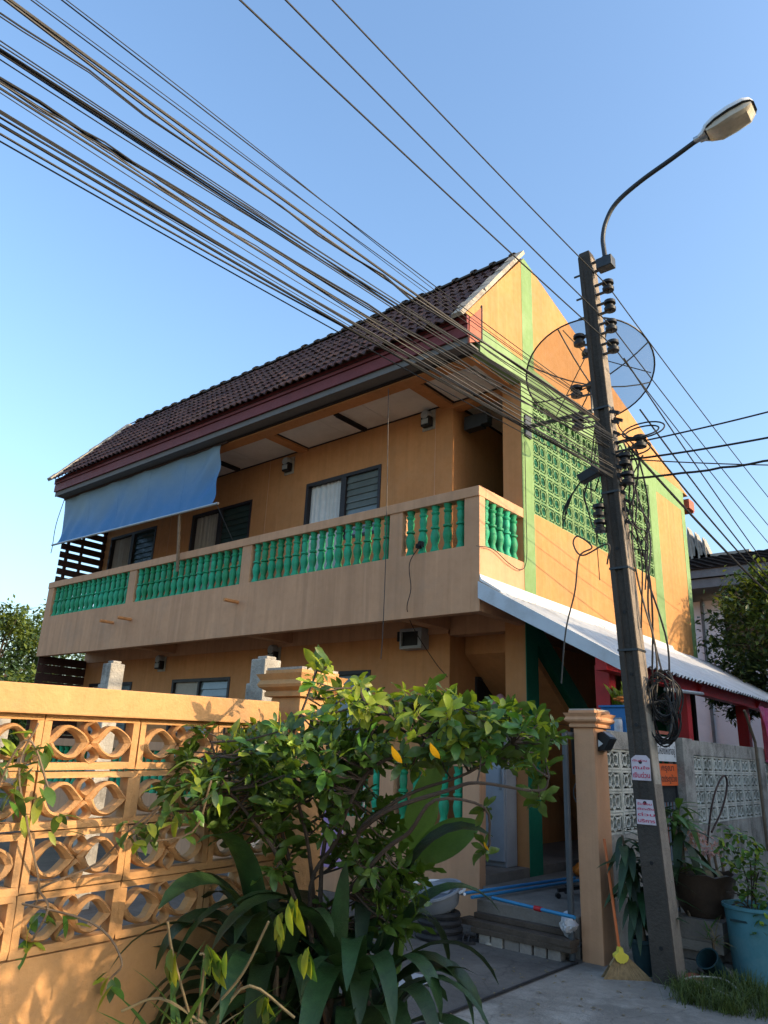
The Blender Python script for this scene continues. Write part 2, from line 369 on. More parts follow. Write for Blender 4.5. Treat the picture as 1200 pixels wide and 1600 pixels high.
# columns
obj('corner_column', MB().box((-4.93,8.27,.3),(X1-.004,8.57,6.72)), 'orange', H)
obj('column_face', MB().box((X1-.006,8.268,.3),(X1+.004,8.572,3.52)), 'deep_green', H)
obj('column_strip', MB().box((X1-.006,8.268,3.52),(X1+.004,8.572,6.72)), 'light_green', H)
obj('column_seam', MB().box((-4.932,8.266,2.24),(X1-.002,8.27,2.252)), 'shade_dark', H)
# gable wall (plane x = X1)
g = MB()
g.box((X1-.14,8.57,3.3),(X1,13.0,4.79)); obj('gable_spandrel', g, 'gable_orange', H)
obj('gable_panel', MB().box((X1-.14,13.0,3.3),(X1-.002,YE,6.6)), 'gable_orange', H)
gb = MB()
gb.box((X1-.14,YB+.02,6.66),(X1,8.3,7.035)).box((X1-.14,8.3,6.58),(X1,YE,7.035))
gb.box((X1-.004,13.0,3.55),(X1+.004,13.39,6.58)).box((X1-.004,14.76,3.45),(X1+.004,YE,6.58)).box((X1-.004,13.39,3.4),(X1+.003,14.76,3.57))
obj('gable_frame', gb, 'light_green', H)
RZ = 8.84
obj('gable', MB().prism([(X1-.12,6.87,7.06),(X1-.12,8.42,RZ),(X1-.12,15.3,7.035),(X1-.12,7.23,7.035),(X1-.12,7.23,7.3),(X1-.12,6.99,7.06)][::-1], (.12+.002,0,0)), 'gable_orange', H)
obj('gable_strip', MB().prism([(X1,8.33,7.035),(X1,8.33,8.735),(X1,8.42,RZ-.003),(X1,8.66,RZ-.068),(X1,8.66,7.035)], (.006,0,0)), 'light_green', H)
# breeze blocks of the gable
def breeze(wd, ht, dep, mat, name='block', t=.014, rk=.86, th=.2):
    b = MB()
    b.box((-dep,0,0),(0,wd,t)).box((-dep,0,ht-t),(0,wd,ht)).box((-dep,0,t),(0,t,ht-t)).box((-dep,wd-t,t),(0,wd,ht-t))
    hh = ht/2-t
    for cy in (t+(wd-2*t)*.25, t+(wd-2*t)*.75):
        r = min((wd-2*t)/4, hh)*rk; n = 10
        for k in range(n):
            a0, a1 = 2*pi*k/n, 2*pi*(k+1)/n
            P = [(cy+q*cos(a), ht/2+q*sin(a)) for q, a in ((r,a0),(r*(1-th),a0),(r*(1-th),a1),(r,a1))]
            b.prism([(-dep*.9, y, z) for y, z in P], (dep*.84,0,0))
        for sy in (-1, 1):
            for sz in (-1, 1):
                b.bar((-dep*.5, cy+sy*r*.66, ht/2+sz*r*.66), (-dep*.5, cy+sy*((wd-2*t)/4), ht/2+sz*hh), .011, dep*.8, (1,0,0))
    return b.mesh(name, mat)
bw, bh = 4.43/11, 1.79/8
bb = breeze(bw-.004, bh-.004, .024, 'block_green', 'block', .012, .84, .15)
PNL = obj('gable_block_panel', MB().box((X1-.1,8.572,4.787),(X1-.005,8.59,6.583)).box((X1-.1,12.985,4.787),(X1-.005,12.999,6.583)), 'block_green', H)
for i in range(11):
    for j in range(8): inst('block', bb, (X1-.004+rnd(-.004,.003), 8.572+i*bw+.002, 4.79+j*bh+.002), PNL)
obj('block_backing', MB().box((X1-.34,8.58,4.6),(X1-.30,13.0,6.66)), 'deep_green', H)
# back and far walls
obj('back_wall', MB().box((X0,YE-.15,.42),(X1-.14,YE,7.0)), 'orange', H)
obj('end_wall', MB().prism([(X0,8.3,.42),(X0,8.3,8.6),(X0,8.45,RZ-.1),(X0,YE-.16,7.0),(X0,YE-.16,.42)], (.14,0,0)).prism([(X0,7.3,6.9),(X0,8.3,8.55),(X0,8.3,6.9)], (.13,0,0)), 'orange', H)
# ceiling of the balcony: beams, panels, dark trim
cb = MB()
cb.box((X0,YB+.01,6.62),(X1-.14,7.43,7.0))
for x in (-5.89, -9.0, -12.2, -15.36): cb.box((x-.1,7.43,6.635),(x+.1,YW,6.9))
cb.box((-4.86,7.43,6.635),(X1-.14,8.27,6.9)); cb.box((-5.8,YW,6.6),(-4.93,YW+.18,6.9))
obj('ceiling_beam', cb, 'orange', H)
def ceil_panel(x0, x1, y0, y1, n):
    tr = MB().box((x0,y0,ZC-.005),(x1,y0+.04,ZC+.04)).box((x0,y1-.04,ZC-.005),(x1,y1,ZC+.04)).box((x0,y0+.04,ZC-.005),(x0+.04,y1-.04,ZC+.04)).box((x1-.04,y0+.04,ZC-.005),(x1,y1-.04,ZC+.04))
    obj('ceiling_trim', tr, 'dark_trim', H)
    for i in range(n):
        a = x0+.04+(x1-x0-.08)*i/n; b = x0+.04+(x1-x0-.08)*(i+1)/n
        obj('ceiling_panel', MB().box((a+.004,y0+.04,ZC),(b-.004,y1-.04,ZC+.03)), 'ceiling', H)
ceil_panel(-5.79,-4.86,7.43,8.28,1); ceil_panel(-8.9,-5.99,7.43,YW,3); ceil_panel(-12.1,-9.1,7.43,YW,3); ceil_panel(-15.26,-12.3,7.43,YW,3)
ceil_panel(-5.8,-4.77,8.46,12.0,3)
obj('attic_floor', MB().box((X0+.15,7.3,6.76),(X1-.15,YE-.2,6.8)), 'shade_dark', H)
# fascia and soffit
obj('fascia_board', MB().box((X0-.02,6.925,6.765),(X1-.004,6.957,6.925)), 'fascia_red', H)
obj('fascia_board', MB().box((X0-.02,6.905,6.938),(X1-.004,6.957,7.06)), 'fascia_red', H)
obj('lower_fascia', MB().box((X0-.01,6.962,6.668),(X1-.02,6.985,6.77)), 'soffit', H)
obj('soffit', MB().box((X0,6.986,6.675),(X1-.02,YB+.008,6.70)), 'soffit', H)
obj('soffit_trim', MB().box((X0,7.17,6.64),(X1-.02,YB+.006,6.664)).box((X0,6.958,6.76),(X1-.02,6.9685,6.766)), 'dark_trim', H)
obj('eave_end_cap', MB().prism([(X1-.02,6.955,6.66),(X1-.02,6.955,7.02),(X1-.02,7.24,7.33),(X1-.02,7.24,6.82)], (.03,0,0)), 'endcap_red', H)
obj('eave_end_cap_edge', MB().box((X1-.01,7.228,6.8),(X1+.018,7.252,7.36)), 'dark_trim', H)
# roof
RY0, RZ0, RY1, RZ1 = 6.83, 6.99, 8.42, 8.87
sv = Vector((0, RY1-RY0, RZ1-RZ0)); SLEN = sv.length; sv.normalize(); nv = Vector((0, -sv.z, sv.y))
ROOF = obj('roof', MB().prism([(X0+.02,RY0+.06,RZ0),(X0+.02,RY1,RZ1-.05),(X0+.02,15.6,6.98),(X0+.02,15.6,6.9),(X0+.02,RY1,RZ1-.14),(X0+.02,RY0+.14,RZ0)], (X1-X0-.15,0,0)), 'tile_dark', H)
def tile_mesh(wd, ln):
    t = MB(); n = 16; prof = []
    for k in range(n+1):
        u = k/n; prof.append((wd*1.06*u, .021*sin(4*pi*u*1.06-.4)+.004))
    vs = []
    for yy, lift in ((0, .018), (ln*1.16, -.014)):
        for x, z in prof: vs.append((x, yy, z+lift))
    for x, z in prof: vs.append((x, .004, z+.018-.022))
    m_ = n+1; fs = []
    for k in range(n): fs += [(k, k+1, m_+k+1, m_+k), (2*m_+k, 2*m_+k+1, k+1, k)]
    t.add(vs, fs)
    return t.mesh('roof_tile', 'roof_tile', None, True)
NC, NR = 35, 8
tw = (X1-.14-(X0+.06))/NC; tl = (SLEN-.02)/NR
tmesh = tile_mesh(tw, tl)
R3 = Matrix(((1,0,0),(0,sv.y,nv.y),(0,sv.z,nv.z))).to_4x4()
for i in range(NC):
    for j in range(NR):
        p = Vector((X0+.06+i*tw, RY0, RZ0))+sv*(j*tl)+nv*.03
        inst('roof_tile', tmesh, p, ROOF, mtx=R3 @ Matrix.Translation((0,rnd(-.012,.012),rnd(-.004,.006))) @ Matrix.Rotation(rnd(-.03,.03),4,'Z') @ Matrix.Rotation(rnd(-.015,.015),4,'Y'))
rm = MB()
arc = [(.125*cos(a), .095*sin(a)) for a in [pi*k/8 for k in range(9)]]
for x, e in ((0, 1.0), (.30, 1.0), (.30, 1.22), (.37, 1.22)):
    for y, z in arc: rm.v.append(Vector((x, y*e, z*e)))
for s_ in range(3):
    for k in range(8): rm.f.append((s_*9+k, s_*9+k+1, (s_+1)*9+k+1, (s_+1)*9+k))
rmesh = rm.mesh('ridge_tile', 'ridge_tile', None, True)
for i in range(30): inst('ridge_tile', rmesh, (X0+.25+i*.349, RY1, RZ1-.02+rnd(-.008,.008)), ROOF, rot=(0,rnd(-.02,.02),rnd(-.02,.02)))
for x, mt in ((X1-.16, 'cement_pale'), (X0-.06, 'cement_pale')):
    v = MB(); w_ = .17
    A = Vector((x, RY0-.03, RZ0-.02)); B = Vector((x, RY1+.02, RZ1+.03))
    k = 12
    for i in range(k):
        a = A.lerp(B, i/k); b = A.lerp(B, (i+1)/k); e = rnd(-.015,.02)
        v.prism([a+nv*.02, a+nv*(.085+rnd(-.01,.01))+Vector((.02,0,0)), a+nv*.075+Vector((w_+e,0,0)), a+nv*.02+Vector((w_+.02,0,0))], b-a)
    obj('verge', v, mt, ROOF)
obj('rear_fascia', MB().box((X1-.1,15.28,6.78),(X1+.02,15.6,6.98)).box((X0,15.56,6.75),(X1,15.62,6.97)), 'endcap_red', H)
# windows
def louvres(W_, x0, x1, z0, z1, y, mat, n=9):
    sm = MB().obox(((x1-x0)/2,0,0), ((x1-x0)/2,0,0), (0,.012,(z1-z0)/n*.56), (0,.003,-.0012)).mesh('louvre_slat', mat)
    for i in range(n): inst('louvre_slat', sm, (x0, y, z0+(z1-z0)*(i+.5)/n), W_, rot=(rnd(-.03,.03),0,0))
def frame(x0, x1, z0, z1, y, t=.055, dp=.09):
    return MB().box((x0,y,z0),(x0+t,y+dp,z1)).box((x1-t,y,z0),(x1,y+dp,z1)).box((x0+t,y,z1-t),(x1-t,y+dp,z1)).box((x0+t,y,z0),(x1-t,y+dp,z0+t))
def drape(x0, x1, z0, z1, y, amp=.014):
    n = 40; v = []; f = []
    for k in range(n+1):
        u = k/n; x = x0+(x1-x0)*u; yy = y+amp*sin(u*50+sin(u*9)*2)
        v += [(x, yy, z0), (x, yy+.004, z1)]
    for k in range(n): f.append((2*k, 2*k+2, 2*k+3, 2*k+1))
    return MB().add(v, f)
for i, (a, m_, b) in enumerate(UNITS):
    W_ = obj('door_window', MB().merge(frame(a,m_+.02,ZF+.02,6.0,YW-.012)).merge(frame(m_+.02,b,4.85,6.0,YW-.012)), 'frame_dark', H)
    obj('curtain', drape(a+.05,m_-.03,ZF+.07,5.95,YW+.07), 'curtain' if i == 0 else 'curtain_tan', W_)
    louvres(W_, m_+.08, b-.055, 4.91, 5.94, YW+.035, 'louvre_glass' if i == 0 else 'louvre_dark')
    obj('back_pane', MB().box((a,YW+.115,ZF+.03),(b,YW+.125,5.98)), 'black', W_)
for i, (a, m_, b) in enumerate(LOW):
    W_ = obj('window', frame(a,b,1.75,2.76,YW-.012).box((m_-.025,YW-.01,1.8),(m_+.025,YW+.06,2.705)), 'frame_dark', H)
    obj('pane', MB().box((a+.055,YW+.05,1.8),(m_-.025,YW+.06,2.705)), 'curtain_tan' if i else 'curtain', W_)
    louvres(W_, m_+.03, b-.055, 1.81, 2.7, YW+.035, 'louvre_glass', 7)
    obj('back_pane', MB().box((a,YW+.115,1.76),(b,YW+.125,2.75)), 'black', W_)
# drain spouts
for q in ((372,941),(205,968),(177,973)):
    p = OY(*q, YB); obj('drain_spout', MB().tube([p+Vector((0,.05,0)), p+Vector((-.02,-.26,.0))], .028, 10), 'orange', H, True)
# slatted screens closing the far end
sc = obj('slat_screen', MB().box((X0+.02,YB+.2,4.78),(X0+.07,YB+.26,6.65)).box((X0+.02,7.73,4.78),(X0+.07,7.78,6.65)).box((X0+.02,YW-.06,4.78),(X0+.07,YW,6.65)), 'wood_dark', H)
sm = MB().box((0,0,0),(.02,1.02,.135)).mesh('slat', 'wood_dark')
for i in range(10): inst('slat', sm, (X0+.075, YB+.06, 4.80+i*.185), sc)
sc = obj('board_screen', MB().box((X0+.02,YB+.14,.86),(X0+.07,YB+.2,3.22)).box((X0+.02,7.73,.86),(X0+.07,7.79,3.22)), 'wood_dark', H)
sm = MB().box((0,0,0),(.02,1.06,.165)).mesh('board', 'wood_dark')
for i in range(16): inst('board', sm, (X0+.075, YB+.02, .5+i*.172), sc)
# staircase beside the corridor
st = MB().prism([(-5.78,8.62,3.25),(-5.78,12.6,.42),(-5.78,12.2,.42),(-5.78,8.62,2.95)], (1.0,0,0))
STR = obj('stair_soffit', st, 'orange', H)
obj('stair_stringer', MB().prism([(-4.78,8.6,3.4),(-4.78,12.9,.36),(-4.78,12.45,.36),(-4.78,8.6,3.08)], (.1,0,0)), 'deep_green', H)
for i in range(13): obj('stair_tread', MB().box((-5.78,8.75+i*.29,3.18-i*.206),(-4.8,9.1+i*.29,3.22-i*.206)), 'concrete_step', H)
obj('side_window', MB().box((-5.8,8.93,2.15),(-5.77,9.36,2.64)), 'black', H)
obj('side_window_frame', MB().box((-5.802,8.9,2.64),(-5.76,9.39,2.68)).box((-5.802,8.9,2.11),(-5.76,8.93,2.64)).box((-5.802,9.36,2.11),(-5.76,9.39,2.64)), 'frame_dark', H)
obj('rear_column', MB().box((-4.93,13.0,.3),(X1-.002,13.3,3.3)), 'deep_green', H)
obj('rear_store_wall', MB().box((-5.8,YE-.5,.42),(X1,YE-.36,3.3)), 'shade_dark', H)
# ================================================================== LEAN-TO (carport roof on red posts)
LT = root('lean_to_roof', (-3.8, 10.5, .33), 'white corrugated lean-to roof on red posts along the orange gable', 'carport roof')
XT, ZT, XE, ZE = X1+.01, 3.56, -2.98, 2.60
sdn = Vector((XE-XT, 0, ZE-ZT)); LL = sdn.length; sdn.normalize(); snn = Vector((-sdn.z, 0, sdn.x)); 
if snn.z < 0: snn = -snn
def corr(wd):
    n = int(wd/.0155); v = []; f = []
    for k in range(n+1):
        y = wd*k/n; h = .019*sin(2*pi*y/.1229)
        for t, o in ((0, 0), (LL*.5, -.006), (LL, 0), (LL, -.0035)): v.append(Vector((0,y,0))+sdn*t+snn*(h+o))
    for k in range(n):
        for s_ in range(3): f.append((4*k+s_, 4*k+s_+1, 4*k+s_+5, 4*k+s_+4))
    return MB().add(v, f).mesh('roof_sheet', 'zinc_sheet', None, True)
cm = corr(.86)
for i in range(11): inst('roof_sheet', cm, (XT, YB+.03+i*.80, ZT+.012*i*.2+(i % 2)*.006), LT)
fl = MB()
N = 16
for i in range(N):
    y0, y1 = 7.19+i*6.4/N, 7.19+(i+1)*6.4/N
    a = Vector((X1+.008,0,3.66)); b = Vector((X1+.03,0,3.60)); c = Vector((X1+.30+rnd(-.01,.01),0,3.43)); d = c+Vector((.0,0,-.02))
    fl.prism([p+Vector((0,y0,0)) for p in (a,b,c,d,Vector((X1+.008,0,3.58)))], (0,y1-y0-.0005,0))
obj('flashing', fl, 'zinc_white', LT)
A = Vector((X1+.0,YB-.002,3.40)); B = Vector((XE+.02,YB-.002,2.53))
obj('barge_board', MB().prism([A+Vector((0,0,-.03)),B+Vector((0,0,-.05)),B+Vector((0,0,.085)),A+Vector((0,0,.17))], (0,-.035,0)), 'barge_white', LT)
obj('eave_beam', MB().box((-3.26,YB+.05,2.50),(-3.14,16.0,2.64)), 'red_paint', LT)
for yy in (7.62, 10.0, 12.75, 15.4): obj('post', MB().box((-3.44,yy,.33),(-3.28,yy+.16,2.60)), 'red_paint', LT, bevel=.006)
for yy in (7.7, 10.08, 12.83): obj('rafter', MB().bar((X1+.02,yy,3.45),(-3.1,yy,2.55),.08,.1), 'red_paint', LT)
for t in (.25, .55, .85):
    p = Vector((XT,YB+.1,ZT))+sdn*LL*t-snn*.06; obj('purlin', MB().bar(p, p+Vector((0,8.7,.02)), .05, .07, snn), 'wood_dark', LT)
# carport floor
struct('carport_floor', MB().box((-4.26,6.575,0),(-3.22,YB+.04,.33)).box((X1+.01,YB+.04,0),(-3.22,16,.33)), 'concrete_step', bevel=.012)
# ================================================================== BLUE TARPAULIN BLIND
TB = root('tarpaulin_blind', (-12.6, 7.05, 4.78), 'faded blue tarpaulin blind hung slanting from the eave at the far end of the balcony', 'tarpaulin')
def tarp():
    nx, nz = 88, 16; v = []; f = []
    for i in range(nx+1):
        u = i/nx
        for j in range(nz+1):
            t = j/nz
            x = (-15.40+5.46*u)*(1-t)+(-15.1+5.34*u)*t
            z = (6.66-.03*u)*(1-t)+(5.53-.11*u)*t
            y = 7.17-.17*t+.035*sin(pi*t)*(1+.4*sin(u*7))
            edge = (max(0, u-.72)/.28)**2*t*(1-t)*4; edge2 = (max(0, .2-u)/.2)**2*t
            y += .012*sin(u*70+t*9+2*sin(u*13))*(.35+t)+.05*sin((u*5.4+t*1.1)*9)*edge+.03*sin(u*55+t*3)*edge2+.02*sin(u*18+t*2)*t*(1-t)*3+.012*sin(u*31-t*6)+.02*sin(u*9.4+1)*(1-t)*t*2
            v.append((x, y, z-.05*sin(pi*u)*t*0))
    for i in range(nx):
        for j in range(nz): f.append((i*(nz+1)+j, (i+1)*(nz+1)+j, (i+1)*(nz+1)+j+1, i*(nz+1)+j+1))
    return MB().add(v, f)
obj('tarp_sheet', tarp(), 'tarp_blue', TB, True)
_tv = tarp().v
for i in (18, 36, 54, 72):
    col_ = [_tv[i*17+j]+Vector((0,-.012,0)) for j in range(17)]
    obj('seam', MB().tube([p_+Vector((0,.0115,0)) for p_ in col_], .0022, 4), 'tarp_blue', TB)
obj('bottom_bar', MB().tube([(-15.22,6.985,5.53),(-9.58,6.985,5.415)], .022, 8), 'galv', TB, True)
obj('top_batten', MB().tube([(-15.42,7.165,6.655),(-9.75,7.165,6.625)], .02, 6), 'wood_dark', TB)
obj('cord', MB().tube(bez([(-15.3,7.1,6.6),(-15.25,7.0,6.0),(-15.2,6.985,5.5),(-15.21,6.985,5.35)], 4), .008, 5), 'cable_pale', TB)
obj('cord', MB().tube(bez([(-9.62,6.985,5.41),(-9.45,7.05,5.1),(-9.36,7.19,4.8)], 4), .006, 5), 'cable', TB)
p0, p1 = OY(281,803,7.03), OY(277,893,7.15)
obj('prop_pole', MB().tube([p0, p1], .027, 8), 'stem_tan', TB, True)
# ================================================================== WALL FIXTURES (boxes with round glass)
def fixture(px_, py_, Y, wd, ht, label):
    p = OY(px_, py_, Y); r = root('wall_fixture', (p.x, Y+.02, p.z-ht/2), label, 'electric meter', 'meters under the ceilings')
    obj('back_board', MB().box((p.x-wd/2,Y-.0,p.z-ht/2),(p.x+wd/2,Y+.018,p.z+ht/2)), 'cement_pale', r)
    obj('meter_body', MB().box((p.x-wd*.34,Y-.1,p.z-ht*.38),(p.x+wd*.34,Y-.001,p.z+ht*.1)), 'black', r, bevel=.01)
    obj('meter_glass', MB().lathe([(wd*.34,0),(wd*.34,.08),(wd*.27,.11)], 14, (p.x-.01,Y-.001,p.z+ht*.2), (0,-1,0)), 'meter_grey', r, True)
    obj('cover', MB().box((p.x-wd*.25,Y-.115,p.z-ht*.3),(p.x+wd*.25,Y-.1,p.z-ht*.05)), 'meter_grey', r)
fixture(670,657,8.262,.24,.32,'small electric meter on upper wall beside the dark corridor opening')
fixture(452,728,8.262,.24,.32,'small electric meter on upper wall left of the white-curtained door')
fixture(253,1036,8.262,.24,.32,'small electric meter on lower wall above the far pair of grey windows')
fixture(430,1022,8.262,.24,.32,'small electric meter on lower wall above the weathered white post')
p = OY(652,1000,8.262); r = root('wall_box', (p.x,8.262,p.z-.13), 'wide grey box with dark window high on lower wall under balcony corner', 'fan box')
obj('box_case', MB().box((p.x-.19,8.1,p.z-.14),(p.x+.19,8.278,p.z-.1)).box((p.x-.19,8.1,p.z+.1),(p.x+.19,8.278,p.z+.14)).box((p.x-.19,8.1,p.z-.1),(p.x-.16,8.278,p.z+.1)).box((p.x+.13,8.1,p.z-.1),(p.x+.19,8.278,p.z+.1)), 'meter_grey', r)
obj('box_window', MB().box((p.x-.16,8.13,p.z-.1),(p.x+.13,8.15,p.z+.1)), 'black', r)
obj('switch', MB().box((p.x-.28,8.15,p.z-.02),(p.x-.19,8.278,p.z+.12)), 'black', r, bevel=.008)
p = Vector((-5.35,8.6,6.42)); r = root('speaker_box', (-5.4,8.5,6.35), 'dim grey box under the beam inside the dark corridor', 'box')
obj('box_body', MB().box((-5.72,8.46,6.28),(-5.42,8.62,6.5)).box((-5.42,8.45,6.3),(-5.3,8.6,6.48)), 'metal_dark', r, bevel=.012)
for a, lab in (((-7.49,7.47,8.21), 'fluorescent batten on the ceiling panel in front of the white-curtained door'), ((-10.7,7.55,8.2), 'fluorescent batten on the ceiling panel beside the blue tarpaulin')):
    r = root('tube_light', (a[0],(a[1]+a[2])/2,ZC-.07), lab, 'light')
    obj('batten', MB().box((a[0]-.03,a[1],ZC-.05),(a[0]+.03,a[2],ZC+.001)), 'black', r)
    obj('tube', MB().tube([(a[0],a[1]+.03,ZC-.065),(a[0],a[2]-.03,ZC-.065)], .014, 8), 'frame_dark', r, True)
# ================================================================== FRONT BOUNDARY WALL WITH FLOWER BLOCKS
XB = -3.15
TILT = Matrix.Translation((0,1.34,0)) @ Matrix.Rotation(.021,4,'X') @ Matrix.Translation((0,-1.34,0))
BW = root('boundary_wall', (XB, 1.5, 0), 'orange boundary wall of flower-pattern blocks behind the bushes', 'wall')
obj('wall_base', MB().box((XB-.10,-2.0,-.1),(XB,2.84,.775)).xf(TILT), 'wall_orange', BW)
obj('base_joint', MB().box((XB-.02,-2.0,.40),(XB+.001,2.84,.406)).xf(TILT), 'shade_dark', BW)
obj('coping', MB().box((XB-.14,-2.0,1.695),(XB+.045,2.86,1.815)).xf(TILT), 'wall_orange', BW, bevel=.006)
BWD, BHT = .455, .23
def flower_block():
    b = MB(); d = .065; t = .03; W_, Hh = BWD-.006, BHT-.006
    b.box((-d,0,0),(0,W_,t)).box((-d,0,Hh-t*.8),(0,W_,Hh)).box((-d,0,t),(0,t,Hh-t*.8)).box((-d,W_-t,t),(0,W_,Hh-t*.8))
    cy, cz = W_/2, Hh/2
    def vesica(c0, c1, half, th):
        c0 = Vector(c0); c1 = Vector(c1); ax = c1-c0; pr_ = Vector((0,-ax.z,ax.y)).normalized(); n = 12; out = []; inn = []
        al = ax.length; e0 = min(.25, th*1.9/al)
        for sgn in (1, -1):
            for k in range(n):
                t_ = k/n; q = t_ if sgn == 1 else 1-t_; sh = sin(pi*q)**.85
                out.append(c0+ax*q+pr_*sgn*half*sh); inn.append(c0+ax*(e0+q*(1-2*e0))+pr_*sgn*(half-th)*sh)
        m_ = len(out); o = len(b.v)
        for p in out: b.v.append(p+Vector((-d*.92,0,0)))
        for p in inn: b.v.append(p+Vector((-d*.92,0,0)))
        for p in out: b.v.append(p+Vector((-.014,0,0)))
        for p in inn: b.v.append(p+Vector((-.014,0,0)))
        for p, q in zip(out, inn): b.v.append((p+q)/2+Vector((.006,0,0)))
        for k in range(m_):
            j = (k+1) % m_
            b.f += [(o+k,o+j,o+m_+j,o+m_+k), (o+k,o+2*m_+k,o+2*m_+j,o+j), (o+m_+k,o+m_+j,o+3*m_+j,o+3*m_+k), (o+2*m_+k,o+4*m_+k,o+4*m_+j,o+2*m_+j), (o+4*m_+k,o+3*m_+k,o+3*m_+j,o+4*m_+j)]
    vesica((0,cy-.004,cz),(0,t*.6,cz),.072,.021); vesica((0,cy+.004,cz),(0,W_-t*.6,cz),.072,.021)
    vesica((0,cy,cz-.004),(0,cy,t*.4),.04,.014); vesica((0,cy,cz+.004),(0,cy,Hh-t*.4),.04,.014)
    return b
FBS = []
for _k in range(5):
    _b = flower_block()
    for _v in _b.v: _v += Vector((.0035*sin(_v.y*61+_k*3+_v.z*47), .0022*sin(_v.z*83+_k*5), .0022*sin(_v.y*57+_k*7)))
    FBS.append(_b.mesh('flower_block', 'wall_orange'))
RT = Matrix.Rotation(.021,4,'X')
for i in range(-4, 3):
    for j in range(4):
        p = TILT @ Vector((XB+rnd(-.003,.004), 1.588+i*BWD+.003, .777+j*BHT+.003))
        if p.y+BWD < 2.96: inst('flower_block', random.choice(FBS), p, BW, mtx=RT @ Matrix.Rotation(rnd(-.008,.008),4,'X'))
def pillar(x0, x1, y0, y1, h, label, seam=None):
    r = root('gate_pillar', ((x0+x1)/2,(y0+y1)/2,0), label, 'pillar', 'gate pillars')
    obj('shaft', MB().box((x0,y0,-.05),(x1,y1,h-.14)), 'wall_orange' if seam is None else 'peach', r, bevel=.008)
    c = MB(); cx, cy = (x0+x1)/2, (y0+y1)/2; hx, hy = (x1-x0)/2, (y1-y0)/2
    prof = [(.0,-.14),(.028,-.135),(.03,-.115),(.022,-.105),(.055,-.085),(.062,-.07),(.05,-.045),(.07,-.012),(.03,-.01),(.03,.012)]
    o = len(c.v)
    for e, z in prof:
        for sx, sy in ((-1,-1),(1,-1),(1,1),(-1,1)): c.v.append(Vector((cx+sx*(hx+e), cy+sy*(hy+e), h+z)))
    for i in range(len(prof)-1):
        for k in range(4): c.f.append((i*4+k, i*4+(k+1)%4, i*4+4+(k+1)%4, i*4+4+k))
    c.f += [(3,2,1,0), tuple(len(prof)*4-4+k for k in range(4))]
    obj('cap', c, 'wall_orange' if seam is None else 'peach', r)
    obj('cap_top', MB().box((cx-hx-.026,cy-hy-.026,h+.0125),(cx+hx+.026,cy+hy+.026,h+.026)), 'cement_old', r)
    if seam: obj('seam', MB().box((x0-.001,y0-.001,seam),(x1+.001,y0+.02,seam+.005)), 'shade_dark', r)
    return r
pillar(-3.30,-3.06,2.93,3.17,2.02,'orange gate pillar with stepped cap half hidden behind the bush')
pillar(-3.19,-2.995,6.55,6.83,2.04,'tall orange gate pillar with stepped cap beside the concrete power pole',1.92)
# weathered posts in the yard
def old_post(px_, y_, x0off, wdt, ztop, label):
    p = OY(px_, 1080, y_); r = root('old_post', (p.x, y_, 0), label, 'post')
    obj('post_shaft', MB().box((p.x-wdt/2,y_-wdt/2,0),(p.x+wdt/2,y_+wdt/2,ztop)).box((p.x-wdt/2-.07,y_-wdt*.4,0),(p.x-wdt/2,y_+wdt*.4,ztop-.22)), 'cement_old', r, bevel=.012)
    obj('post_chip', MB().box((p.x-wdt*.3,y_-wdt*.3,ztop),(p.x+wdt*.36,y_+wdt*.3,ztop+.03)), 'cement_old', r, bevel=.01)
old_post(172,4.4,0,.17,2.42,'thin grey weathered concrete post rising behind the orange wall')
old_post(412,4.7,0,.2,2.40,'broad weathered concrete post with whitish side near the bush top')
old_post(12,4.4,0,.16,2.02,'stub of a grey post above the wall below the far tree')
# ================================================================== RIGHT-HAND CONCRETE BLOCK WALL
XR = -3.05
CW = root('concrete_block_wall', (XR, 10, 0), 'weathered concrete wall of white pierced blocks beside the power pole', 'wall')
zt, zb = 1.90, .97
for a, b in ((6.86,8.2), (9.32,12.2), (12.45,16.0)):
    obj('wall_coping', MB().box((XR-.13,a,zt-.17),(XR,b,zt)), 'cement_old', CW, bevel=.006)
    obj('wall_base', MB().box((XR-.12,a,0),(XR-.012,b,zb-.0)), 'cement_old', CW)
for a, b in ((8.98,9.32), (12.2,12.45), (8.08,8.2)):
    obj('wall_post', MB().box((XR-.15,a,0),(XR+.02,b,zt+.012)), 'cement_old', CW, bevel=.006)
wb = breeze(.375, .186, .03, 'block_white', 'pierced_block', .02, .78, .28)
for a, n in ((6.88,3), (9.33,7), (12.46,9)):
    for i in range(n):
        for j in range(4): inst('pierced_block', wb, (XR-.012+rnd(-.004,.004), a+.01+i*.40, zb+.003+j*.19), CW)
        obj('block_rib', MB().box((XR-.1,a+.385+i*.4,zb),(XR-.008,a+.41+i*.4,zt-.172)), 'block_white', CW)
obj('added_dark_sheet', MB().box((XR-.2,6.95,.4),(XR-.19,8.1,1.8)).box((XR-.2,9.35,.4),(XR-.19,15.9,1.8)), 'shade_dark', CW)  # added dark sheet, stands in for the shade behind the block holes
